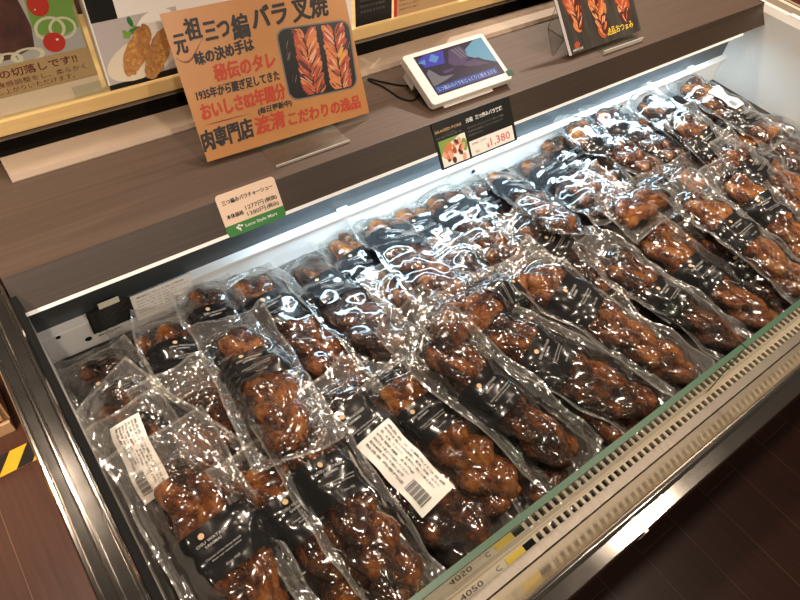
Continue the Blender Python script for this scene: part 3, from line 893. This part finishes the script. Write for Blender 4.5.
MB().box(0.290, 0.338, 0.0, 0.0180, 0.0047, 0.0054).build('clear_tab', M['acrylic'], fr)

cp = empty('croquette_poster', mat=leaning((0.2185, 0.960, 0.9085), 0, 80))
tag(cp, 'white poster with a photo of fried croquettes, behind the orange sign', 'poster')
MB().box(0.004, 0.456, 0.0, 0.24, 0, 0.0010).build('card', M['paper'], cp)
pp = MB()
pp.mi = 6; pp.poly([(0.004, 0.0), (0.130, 0.0), (0.130, 0.012), (0.004, 0.008)], 0.00112)
pp.mi = 0; pp.poly([(0.006, 0.008), (0.135, 0.010), (0.135, 0.1010), (0.0065, 0.1010)], 0.00112)
pp.mi = 1; pp.poly(disc(0.072, 0.040, 0.066, 0.030, 26, 0.25), 0.00118)
pp.mi = 5; pp.poly(disc(0.098, 0.076, 0.036, 0.026, 14, 0.4), 0.00124)
rnd = random.Random(9)
for i in range(10):
    pp.mi = 4 if i % 3 else 3
    pp.poly(disc(0.060 + rnd.uniform(-.012, .014), 0.083 + rnd.uniform(-.014, .012), 0.008, 0.004, 8, rnd.uniform(0, 3)), 0.00128 + i * 1e-5)
pp.mi = 2
for cx, cy, L_, W_2, an, z_ in ((0.060, 0.050, 0.042, 0.0165, 0.95, 0.0014), (0.090, 0.038, 0.042, 0.0170, 0.98, 0.00145)):
    edge_ = [(x + rnd.uniform(-.0016, .0016), y + rnd.uniform(-.0016, .0016)) for x, y in disc(cx, cy, L_, W_2, 34, an)]
    pp.mi = 2; pp.poly(edge_, z_)
    for q in range(26):
        pp.mi = rnd.choice([7, 7, 8])
        u_, v_ = rnd.uniform(-.85, .85), rnd.uniform(-.8, .8)
        if u_ * u_ + v_ * v_ < 0.8:
            pp.poly(disc(cx + u_ * L_ * math.cos(an) - v_ * W_2 * math.sin(an), cy + u_ * L_ * math.sin(an) + v_ * W_2 * math.cos(an), 0.003, 0.0018, 7, rnd.uniform(0, 3)), z_ + 0.00002)
pp.build('croquette_photo', [M['lilac'], M['onion'], M['crumb'], M['green'], M['pale_green'], M['paper'], M['pk_black'], M['pork_yellow'], M['pork_orange']], cp)
MB().box(0.006, 0.045, 0.1010, 0.24, 0.0011, 0.0013).build('black_block', M['pk_black'], cp)
lt = Lettering()
for i in range(6):
    lt.line('サクサク衣の手作りコロッケ'[i:i + 6], 0.10 + i * 0.016, 0.126, 0.108 + i * 0.016, 0.060, z=0.0013)
lt.build('small_lettering', M['grey_ink'], cp)
bm_ = empty('menu_board', mat=leaning((0.683, 0.960, 0.9085), 0, 82))
tag(bm_, 'black menu card on the yellow ledge, right of the orange sign', 'menu')
MB().box(0, 0.0830, 0, 0.20, 0, 0.0012).build('card', M['pk_black'], bm_)
lt = Lettering()
for i in range(7):
    lt.line('本日のおすすめ商品と価格のご案内'[i:i + 8], 0.010, 0.022 + i * 0.010, 0.066, 0.0050, z=0.0015)
lt.build('lettering', M['grey_ink'], bm_)
rb = empty('red_edged_card', mat=leaning((0.772, 0.960, 0.9085), 0, 82))
tag(rb, 'beige information card with a red left edge on the yellow ledge', 'menu')
MB().box(0.006, 0.165, 0, 0.20, 0, 0.0012).build('card', M['board'], rb)
MB().box(0.0, 0.0060, 0, 0.20, 0, 0.0016).build('red_edge', M['red'], rb)
lt = Lettering()
for i in range(7):
    lt.line('地方発送も承ります 係員まで', 0.012, 0.010 + i * 0.008, 0.060, 0.0035, z=0.0015)
lt.build('lettering', M['brown_ink'], rb)
lt = Lettering()
for i in range(7):
    lt.line('ギフト包装ご用意', 0.090, 0.016 + i * 0.008, 0.140, 0.0035, z=0.0015)
lt.build('lettering', M['brown_ink'], rb)

# white slip on the right end panel
wl = MB().box(1.7425, 1.7590, 0.560, 0.640, 0.8502, 0.8520).build('paper_slip', M['paper'])
tag(wl, 'white slip of paper on the top edge of the right end panel', 'paper')

# ================================================================ vacuum pouches of braided pork
GX = np.arange(-0.064, 0.0641, 0.004)
GY = np.arange(-0.166, 0.2021, 0.004)

def interp(h, x, y):
    fx = np.clip((x - GX[0]) / 0.004, 0, len(GX) - 1.001); fy = np.clip((y - GY[0]) / 0.004, 0, len(GY) - 1.001)
    i = fx.astype(int); j = fy.astype(int); a = fx - i; b = fy - j
    return h[i, j] * (1 - a) * (1 - b) + h[i + 1, j] * a * (1 - b) + h[i, j + 1] * (1 - a) * b + h[i + 1, j + 1] * a * b

def pouch_variant(seed, turns, bend, fat, label_y, sticker=None, film_tail=0.05, plain_front=False):
    rnd = random.Random(seed)
    L = 0.255
    verts, faces = [], []
    NS, NR = 88, 16
    ph0 = rnd.uniform(0, 6.28)
    for st in range(3):
        base = len(verts)
        for i in range(NS + 1):
            s = i / NS
            ang = 2 * math.pi * turns * s + st * 2 * math.pi / 3 + ph0
            e = max(0.0, 1 - abs(2 * s - 1) ** 7) ** 0.5
            wide = 1.0 + 0.10 * math.sin(5 * s + seed) + 0.10 * noise.noise(Vector((s * 4, 7.7, seed)))
            amp = 0.0185 * wide * (0.55 + 0.45 * e) * fat
            c = Vector((amp * math.sin(ang) + bend * (4 * (s - 0.5) ** 2 - 0.4), (s - 0.5) * L, 0.0060 * math.sin(2 * ang)))
            rx = 0.0185 * fat * (0.35 + 0.65 * e) * wide * (1 + 0.22 * noise.noise(Vector((s * 7, st * 3.1, seed))))
            rz = 0.0150 * (0.35 + 0.65 * e) * (1 + 0.15 * noise.noise(Vector((s * 9, st * 5.3, seed + 3))))
            slope = math.cos(ang) * 0.75
            for k in range(NR):
                t = 2 * math.pi * k / NR
                p = c + Vector((rx * math.cos(t), -slope * rx * math.cos(t) * 0.35, rz * math.sin(t)))
                d = noise.noise(Vector((p.x * 95, p.y * 42, p.z * 95)) + Vector((seed, st, 0))) * 0.0034 + noise.noise(p * 170 + Vector((st, seed, 5))) * 0.0022
                nrm = Vector((math.cos(t), 0, math.sin(t)))
                verts.append(p + nrm * d)
        for i in range(NS):
            for k in range(NR):
                a = base + i * NR + k; b = base + i * NR + (k + 1) % NR
                faces.append((a, b, b + NR, a + NR))
        faces.append(tuple(base + k for k in range(NR - 1, -1, -1)))
        faces.append(tuple(base + NS * NR + k for k in range(NR)))
    V = np.array([tuple(v) for v in verts])
    # the film hugs the meat: height fields above and below on a grid
    top = np.full((len(GX), len(GY)), -1.0); bot = np.full((len(GX), len(GY)), 1.0)
    ii = np.clip(((V[:, 0] - GX[0]) / 0.004).round().astype(int), 0, len(GX) - 1)
    jj = np.clip(((V[:, 1] - GY[0]) / 0.004).round().astype(int), 0, len(GY) - 1)
    for di in (-1, 0, 1):
        for dj in (-1, 0, 1):
            a = np.clip(ii + di, 0, len(GX) - 1); b = np.clip(jj + dj, 0, len(GY) - 1)
            np.maximum.at(top, (a, b), V[:, 2]); np.minimum.at(bot, (a, b), V[:, 2])
    has = top > -0.5
    need_t = np.where(has, top + 0.0022, -1.0); need_b = np.where(has, bot - 0.0018, 1.0)
    h = np.where(has, need_t, 0.0); g = np.where(has, need_b, 0.0)
    for it in range(14):
        for arr, need, fn in ((h, need_t, np.maximum), (g, need_b, np.minimum)):
            p = np.pad(arr, 1, mode='edge')
            av = (p[:-2, 1:-1] + p[2:, 1:-1] + p[1:-1, :-2] + p[1:-1, 2:]) / 4
            av = np.where(has, av, av * 0.90)
            arr[:] = fn(av, need)
    # crumpled seal margins and creases in the film
    XX, YY = np.meshgrid(GX, GY, indexing='ij')
    wob = np.zeros_like(h); crease = np.zeros_like(h)
    for i in range(len(GX)):
        for j in range(len(GY)):
            q = Vector((GX[i], GY[j], seed * 1.7))
            wob[i, j] = noise.noise(Vector((q.x * 9, q.y * 26, seed * 1.7))) * 0.010 + noise.noise(Vector((q.x * 40, q.y * 40, seed))) * 0.0025
            crease[i, j] = abs(noise.noise(Vector((q.x * 55, q.y * 30, seed * 2.3)))) * 0.0034 + abs(noise.noise(Vector((q.x * 120 + q.y * 60, q.y * 110, seed)))) * 0.0018
    thick = np.clip((h - g) / 0.02, 0, 1)
    edge = np.clip((np.abs(XX) - 0.036) / 0.026, 0, 1) + np.clip((YY - 0.140) / 0.06, 0, 1)
    side = np.clip((np.abs(XX) - 0.038) / 0.024, 0, 1) ** 1.4
    lift = np.zeros_like(h)
    s0 = rnd.choice([-1, 1])
    for i in range(len(GX)):
        for j in range(len(GY)):
            sg_ = 1.0 if GX[i] * s0 > 0 else 0.35
            lift[i, j] = sg_ * (0.010 + 0.014 * noise.noise(Vector((seed * 3.3 + (5 if GX[i] > 0 else 0), GY[j] * 13, 0.5))))
    curl = wob * (1 - thick) * np.clip(edge * 1.4, 0.10, 1.2) + side * lift
    h2 = h + curl + crease * (0.20 + 0.80 * (1 - thick)) + 0.0002
    g2 = g + curl - 0.0002
    y_hi = 0.140 + film_tail
    J = [j for j in range(len(GY)) if -0.152 <= GY[j] <= y_hi]
    nI = len(GX)
    pv, pf, pm = [], [], []
    idx = {}
    for i in range(nI):
        for j in J:
            idx[(i, j)] = len(pv)
            ex = np.clip((abs(GX[i]) - 0.044) / 0.02, 0, 1) * (1 if GX[i] > 0 else -1)
            ey = np.clip((GY[j] - y_hi + 0.03) / 0.03, 0, 1) - np.clip((-GY[j] - 0.135) / 0.017, 0, 1)
            wx = noise.noise(Vector((GY[j] * 16, seed * 2.9, 1.0 if GX[i] > 0 else 6.0))) * 0.006 - 0.002
            wy = noise.noise(Vector((GX[i] * 22, seed * 4.1, 2.0 if GY[j] > 0 else 9.0))) * 0.008 - 0.004 * abs(ex)
            pv.append((GX[i] + ex * wx, GY[j] + ey * wy, h2[i, j]))
    low = {}
    for i in range(nI):
        for j in J:
            if (h - g)[i, j] > 0.0012 and 0 < i < nI - 1 and J[0] < j < J[-1]:
                low[(i, j)] = len(pv)
                pv.append((GX[i], GY[j], g2[i, j]))
            else:
                low[(i, j)] = idx[(i, j)]
    for i in range(nI - 1):
        for j in J[:-1]:
            q = [(i, j), (i + 1, j), (i + 1, j + 1), (i, j + 1)]
            th = np.mean([(h - g)[c] for c in q])
            pf.append(tuple(idx[c] for c in q)); pm.append(2 if (i in (0, nI - 2) or j in (J[0], J[-2])) else (1 if th < 0.004 else 0))
            lf = [low[c] for c in q]
            if any(low[c] != idx[c] for c in q):
                pf.append(tuple(reversed(lf))); pm.append(0)
    # black label wrapped over the middle, just under the film
    ly0, ly1 = label_y - 0.031, label_y + 0.031
    lv, lf = [], []
    LX = np.arange(-0.052, 0.0521, 0.004); LY = np.linspace(ly0, ly1, 17)
    skew = rnd.uniform(-0.10, 0.10)
    for x in LX:
        for y in LY:
            yy = y + skew * x
            z = float(interp(h, np.array([x]), np.array([yy]))[0])
            lv.append((x, yy, max(z, 0.0006) - 0.0006))
    nL = len(LY)
    for i in range(len(LX) - 1):
        for j in range(nL - 1):
            lf.append((i * nL + j, (i + 1) * nL + j, (i + 1) * nL + j + 1, i * nL + j + 1))
    def drape(vs, off):
        out = np.array(vs, float)
        out[:, 1] += skew * out[:, 0]
        out[:, 2] = interp(h2, out[:, 0], out[:, 1]) + off
        return out
    em = []; ef = []
    for (r, k) in ((0.0036, 0), (0.0022, 1)):
        c = disc(-0.014, label_y + 0.0205, r, r, 12)
        b0 = len(em); em += [(x, y, 0) for x, y in c]; ef.append(tuple(range(b0, b0 + 12)))
    lt = Lettering()
    lt.line('OSU WATASEI', -0.024, label_y + 0.0105, 0.014, 0.0036, 0.01)
    lt.line('SANMAI', -0.016, label_y + 0.0055, 0.004, 0.0034, 0.01)
    lt.line('Charsiu of the three braids', -0.022, label_y - 0.0065, 0.022, 0.0026, 0.0, 0.25)
    lt.line('from our secret sauce', -0.016, label_y - 0.0105, 0.020, 0.0026, 0.0, 0.25)
    lt.line('Since 1935', -0.006, label_y - 0.0230, 0.012, 0.0030, 0.0, 0.25)
    data = {'meat': (V, faces), 'pouch': (pv, pf, pm), 'label': (lv, lf), 'emblem': (drape(em, 0.0012), ef),
            'lettering': (drape(np.concatenate(lt.v), 0.0008), lt.f)}
    if sticker:
        sx0, sx1, sy0, sy1 = sticker
        sv, sf = [], []
        NX, NY = 12, 22
        hs = h2.copy()
        for _ in range(8):
            p = np.pad(hs, 1, mode='edge')
            hs = np.maximum(hs, (p[:-2, 1:-1] + p[2:, 1:-1] + p[1:-1, :-2] + p[1:-1, 2:]) / 4)
        for i in range(NX + 1):
            for j in range(NY + 1):
                x = sx0 + (sx1 - sx0) * i / NX; y = sy0 + (sy1 - sy0) * j / NY
                sv.append((x, y, float(interp(hs, np.array([x]), np.array([y]))[0]) + 0.0016))
        for i in range(NX):
            for j in range(NY):
                a = i * (NY + 1) + j
                sf.append((a, a + NY + 1, a + NY + 2, a + 1))
        # the printing runs along the pouch
        pr = Lettering()
        Lx, Wd = sy1 - sy0, sx1 - sx0
        rows = ['商品名 三つ編みバラ叉焼', '原材料名 豚バラ肉(国産)、醤油、砂糖、みりん', '酒、生姜、にんにく、香辛料(一部に小麦を含む)', '内容量 350g', '保存方法 十度以下で保存してください', '賞味期限 枠外下部に記載', '製造者 肉専門店']
        for r_, tx in enumerate(rows):
            pr.line(tx, 0.006, Wd - 0.009 - r_ * (Wd - 0.016) / 6.3, Lx * (0.62 if r_ > 2 else 0.92) - 0.003 * (r_ % 3), 0.0036, 0.004)
        for q in range(14):
            bx = Lx * 0.66 + q * Lx * 0.019
            for s_ in range(6):
                pr.rect(bx, bx + Lx * (0.012 if q % 3 else 0.006), Wd * (0.12 + s_ * 0.32 / 6), Wd * (0.12 + (s_ + 1) * 0.32 / 6))
        P = np.concatenate(pr.v)
        out = np.stack([sx1 - (Wd - (Wd - P[:, 1])) , sy1 - P[:, 0], P[:, 2]], 1)
        out[:, 0] = sx0 + P[:, 1]
        out[:, 2] = interp(hs, out[:, 0], out[:, 1]) + 0.0024
        data['sticker'] = (sv, sf); data['printing'] = (out, [tuple(reversed(t)) for t in pr.f])
    return data

MESHES = {}
def pouch_meshes(key, data):
    d = {}
    def mk(nm, v, f, mats, mi=None, smooth=False):
        me = bpy.data.meshes.new(nm)
        me.from_pydata([tuple(map(float, q)) for q in v], [], [tuple(map(int, t)) for t in f])
        for m in mats:
            me.materials.append(m)
        if mi is not None:
            me.polygons.foreach_set('material_index', mi)
        if smooth:
            me.polygons.foreach_set('use_smooth', [True] * len(me.polygons))
        me.update()
        return me
    d['meat_braid'] = mk('meat_braid', *data['meat'], [M['meat']], None, True)
    v, f, mi = data['pouch']
    d['film_pouch'] = mk('film_pouch', v, f, [M['film'], M['seal'], M['seal_edge']], mi, True)
    d['label_band'] = mk('label_band', *data['label'], [M['label']], None, True)
    d['emblem'] = mk('emblem', *data['emblem'], [M['gold']])
    d['lettering'] = mk('lettering', *data['lettering'], [M['label_print']])
    if 'sticker' in data:
        d['sticker'] = mk('sticker', *data['sticker'], [M['sticker']], None, True)
        d['printing'] = mk('printing', *data['printing'], [M['ink']])
    return d

VARS = {
    0: (1, 1.4, 0.004, 1.00, 0.030, None, 0.045),
    1: (2, 1.7, -0.006, 1.05, 0.045, None, 0.020),
    2: (3, 1.3, 0.008, 0.95, 0.015, None, 0.055),
    3: (4, 1.8, 0.000, 1.08, 0.055, None, 0.030),
    4: (5, 1.5, -0.010, 1.00, 0.025, None, 0.050),
    5: (6, 1.35, 0.006, 1.04, 0.038, None, 0.012),
    6: (7, 1.6, 0.003, 1.10, 0.080, (-0.026, 0.028, -0.052, 0.062), 0.030),
    7: (8, 1.5, 0.004, 1.00, -0.055, (-0.026, 0.019, 0.030, 0.140), 0.020),
    8: (9, 1.4, 0.002, 0.95, -0.050, (-0.018, 0.026, -0.020, 0.060), 0.060),
}
def pouch_proto(v):
    d = pouch_meshes(v, pouch_variant(*VARS[v][:6], film_tail=VARS[v][6]))
    root = empty('pork_pouch')
    kids = {}
    for nm in ('meat_braid', 'film_pouch', 'label_band'):
        o = bpy.data.objects.new(nm, d[nm]); COL.objects.link(o); o.parent = root; kids[nm] = o
    for nm in ('emblem', 'lettering'):
        o = bpy.data.objects.new(nm, d[nm]); COL.objects.link(o); o.parent = kids['label_band']
    if 'sticker' in d:
        s = bpy.data.objects.new('sticker', d['sticker']); COL.objects.link(s); s.parent = root
        o = bpy.data.objects.new('printing', d['printing']); COL.objects.link(o); o.parent = s
    return root
PROTO = {}
def copy_tree(o, parent=None):
    c = o.copy()
    COL.objects.link(c)
    c.parent = parent
    for ch in list(o.children):
        copy_tree(ch, c)
    return c

def place_pouch(v, x, y, z, yaw, pitch, roll, L, ws, label, flip=False):
    if v not in PROTO:
        PROTO[v] = pouch_proto(v)
        r = PROTO[v]
        if 'label' in r:
            pass
    else:
        r = copy_tree(PROTO[v])
    m = Matrix.Rotation(math.radians(yaw), 4, 'Z') @ Matrix.Rotation(math.radians(pitch), 4, 'X') @ Matrix.Rotation(-math.radians(roll), 4, 'Y')
    if flip:
        m = m @ Matrix.Rotation(math.pi, 4, 'Z')
    m = Matrix.Translation((x, y, z)) @ m @ Matrix.Diagonal((ws, L / 0.255, 1, 1))
    r.matrix_world = m
    r['label'] = label
    r['category'] = 'packaged meat'
    r['group'] = 'vacuum-packed pork braids in the chilled case'
    return r

POUCHES = [
    (1, 1.230, 0.660, 0.644, 90.0, 0.0, 0.0, 0.255, 0.90, 'pork pouch lying crosswise against the rear wall, mostly hidden, right of the black price sign'),
    (2, 1.500, 0.620, 0.644, 92.0, 0.0, 0.0, 0.255, 0.90, 'half-hidden pork pouch lying crosswise under the pouch with the white sticker, far right rear'),
    (1, 0.105, 0.571, 0.644, -8.5, 0.0, 0.0, 0.245, 1.00, 'half-hidden pork pouch just right of the rear left corner pouch, below the white notice sheet'),
    (5, 0.493, 0.604, 0.644, -1.8, 0.0, 0.0, 0.245, 0.90, 'half-hidden pork pouch between the two big rear pouches right of the cream price card'),
    (3, 0.648, 0.601, 0.644, -1.7, 0.0, 0.0, 0.245, 1.00, "half-hidden pork pouch in the rear row, left of the price sign's lower edge"),
    (3, 0.806, 0.586, 0.644, 1.1, 0.0, 0.0, 0.245, 1.00, "half-hidden pork pouch in the rear row straight below the black price sign's right corner"),
    (1, 1.078, 0.616, 0.648, 0.8, 2.0, 15.0, 0.245, 1.00, 'half-hidden pork pouch in the rear row below the gap right of the price sign'),
    (0, 0.248, 0.406, 0.644, -4.2, 0.0, 0.0, 0.245, 1.00, 'buried pork pouch peeking out behind the rear end of the large pouch with barcode sticker'),
    (0, 0.414, 0.417, 0.644, 2.4, 0.0, 0.0, 0.245, 1.00, 'buried pork pouch in mid case, left of the long pouch at picture centre'),
    (0, 0.521, 0.433, 0.657, 5.6, 10.0, 0.0, 0.245, 1.00, 'buried pork pouch in mid case beneath the left end of the crosswise centre pouch'),
    (3, 0.838, 0.431, 0.660, 22.3, 12.0, 0.0, 0.245, 1.00, 'buried pork pouch in mid case, right of the crosswise centre pouch, film tail uppermost'),
    (4, 1.056, 0.438, 0.650, 14.7, 4.0, 12.0, 0.245, 1.00, 'buried pork pouch under the crosswise pouch in the right half of the case'),
    (2, 1.192, 0.357, 0.644, -6.2, 0.0, 0.0, 0.255, 1.00, 'buried pork pouch behind the front row, just right of the right-hand crosswise pouch'),
    (0, 1.127, 0.218, 0.654, 1.8, 6.0, 15.0, 0.245, 1.00, 'buried pork pouch below the rightmost front pouches, seen in the gap between two of them'),
    (1, 0.488, 0.196, 0.644, -11.8, 0.0, 0.0, 0.245, 1.00, "low pork pouch tip against the front glass, first right of the barcode sticker pouch's neighbour"),
    (4, 0.631, 0.209, 0.644, 8.7, 0.0, 0.0, 0.245, 1.00, 'low pork pouch tip against the front glass, between two long pouches at mid front'),
    (4, 0.797, 0.184, 0.644, -5.6, 0.0, 0.0, 0.245, 0.80, 'short low pork pouch tip at the front glass, left of the glass joint'),
    (2, 0.644, 0.427, 0.666, 9.2, 4.0, 0.0, 0.245, 1.00, 'buried pork pouch directly behind the crosswise centre pouch, its meat barely showing'),
    (2, 1.493, 0.428, 0.644, -17.0, 0.0, 0.0, 0.245, 1.00, 'buried pork pouch near the right end panel, below the pouch with the white sticker'),
    (1, 0.030, 0.592, 0.648, -0.0, -4.0, 0.0, 0.210, 0.85, 'small pork pouch in the rear left corner of the case, closest to the left rim'),
    (1, 0.040, 0.550, 0.684, 5.9, -2.0, 0.0, 0.210, 0.95, 'pork pouch in the rear left corner lying below the black notice'),
    (3, 0.134, 0.540, 0.676, -8.9, -4.0, -15.0, 0.273, 1.00, 'second full pork pouch from the left in the rear row, below the white notice sheet'),
    (1, 0.215, 0.594, 0.667, -4.0, 0.0, -6.0, 0.245, 0.90, 'slim pork pouch in the rear row, left of and below the cream price card'),
    (1, 0.320, 0.570, 0.652, 8.1, 0.0, -3.0, 0.288, 1.05, 'long pork pouch in the rear row directly below the cream price card'),
    (5, 0.411, 0.570, 0.663, -1.2, -12.0, 0.0, 0.284, 1.00, 'pork pouch in the rear row, first right of the cream price card'),
    (3, 0.563, 0.574, 0.685, -8.3, -12.0, -9.0, 0.279, 1.10, 'wide bluish-lit pork pouch in the rear row midway between price card and price sign'),
    (3, 0.721, 0.584, 0.668, -0.2, -4.0, 12.0, 0.255, 1.00, 'glossy pork pouch in the rear row below the left half of the black price sign'),
    (1, 0.862, 0.588, 0.679, -11.6, -16.0, -15.0, 0.253, 1.00, 'pork pouch in the rear row directly below the right corner of the black price sign'),
    (1, 0.993, 0.596, 0.662, -2.5, -12.0, 9.0, 0.245, 1.05, 'wide pork pouch in the rear row, first right of the black price sign'),
    (3, 1.168, 0.619, 0.669, 41.1, 16.0, 0.0, 0.245, 1.00, 'pork pouch in the rear row below the left edge of the braided pork poster'),
    (3, 1.259, 0.616, 0.670, 25.7, 12.0, -3.0, 0.245, 1.00, "pork pouch in the rear row below the braided pork poster's yellow lettering"),
    (5, 1.386, 0.581, 0.664, 15.2, 12.0, 9.0, 0.268, 1.00, 'pork pouch in the rear row, left neighbour of the white-stickered pouch at far right'),
    (5, 1.370, 0.486, 0.668, 6.1, 16.0, 9.0, 0.245, 1.00, 'pork pouch lying just in front of the white-stickered pouch in the far right rear'),
    (3, 1.393, 0.357, 0.667, 12.8, 14.0, 0.0, 0.245, 1.00, 'pork pouch near the right end of the case, second row from the right end panel'),
    (0, 0.593, 0.413, 0.711, -85.9, -10.0, -15.0, 0.256, 0.90, 'pork pouch lying crosswise in the very middle of the case, label reading sideways'),
    (5, 1.606, 0.429, 0.646, -37.5, -2.0, -3.0, 0.248, 1.00, 'pork pouch touching the right end panel, rightmost of all in the picture'),
    (2, 0.120, 0.370, 0.696, 6.8, 16.0, 0.0, 0.245, 0.95, 'pork pouch at left front, between the askew left pouch and the barcode sticker pouch'),
    (5, 0.060, 0.442, 0.734, 19.5, -2.0, 15.0, 0.245, 0.90, 'pork pouch lying askew at left, beside the steel rim, above the white sticker strip'),
    (7, 0.030, 0.354, 0.737, -0.0, 16.0, 15.0, 0.245, 0.85, 'pork pouch at bottom left with a white sticker strip, beside the steel rim'),
    (4, 0.054, 0.265, 0.747, 2.1, 16.0, 0.0, 0.245, 1.00, 'large pork pouch at the front left, its front end leaving the bottom of the picture'),
    (1, 0.154, 0.235, 0.726, 9.1, 16.0, -12.0, 0.245, 1.05, 'front pork pouch, second from the left along the bottom of the picture'),
    (1, 0.200, 0.241, 0.744, 2.1, 10.0, -15.0, 0.245, 0.95, 'front pork pouch immediately left of the pouch with the large barcode sticker'),
    (1, 0.399, 0.275, 0.663, 10.5, 8.0, 12.0, 0.247, 1.00, 'front pork pouch immediately right of the pouch with the large barcode sticker'),
    (3, 0.751, 0.284, 0.691, 19.8, 8.0, 0.0, 0.309, 1.00, 'long slanting pork pouch in the front row, left of the joint in the front glass'),
    (2, 1.037, 0.265, 0.651, 8.4, 4.0, 9.0, 0.283, 1.00, 'pork pouch in the front row, first right of the joint in the front glass'),
    (0, 1.308, 0.289, 0.659, 0.8, 10.0, 12.0, 0.257, 1.00, 'pork pouch behind the front row at the right picture edge, near the end panel'),
    (4, 0.197, 0.450, 0.756, -8.5, -16.0, 0.0, 0.245, 0.95, 'pork pouch on top of the pile, left of picture centre, behind the barcode sticker pouch'),
    (2, 1.110, 0.457, 0.687, -86.3, -8.0, -6.0, 0.315, 0.95, 'pork pouch lying crosswise on top of the pile in the right half of the case'),
    (8, 1.550, 0.586, 0.676, 4.7, 4.0, 0.0, 0.253, 1.10, 'pork pouch with a small white sticker in the far right rear corner of the case'),
    (2, 0.485, 0.272, 0.704, 17.2, 16.0, 12.0, 0.270, 1.00, 'long pork pouch slanting to the front glass just right of picture centre'),
    (6, 0.314, 0.271, 0.658, 9.0, 8.0, 3.0, 0.295, 1.15, 'front pork pouch with a large white barcode sticker across its middle'),
    (5, 0.625, 0.254, 0.690, 29.3, 10.0, 3.0, 0.282, 1.05, 'long slanting pork pouch on top, second right of picture centre along the front'),
    (2, 0.924, 0.264, 0.655, 15.9, 8.0, 0.0, 0.270, 0.95, 'pork pouch ending directly behind the joint in the front glass'),
    (4, 1.139, 0.268, 0.696, 0.5, 4.0, 0.0, 0.273, 1.00, 'pork pouch on top of the pile near the right picture edge, front row'),
]
for p in POUCHES:
    place_pouch(*p)
bpy.context.view_layer.update()
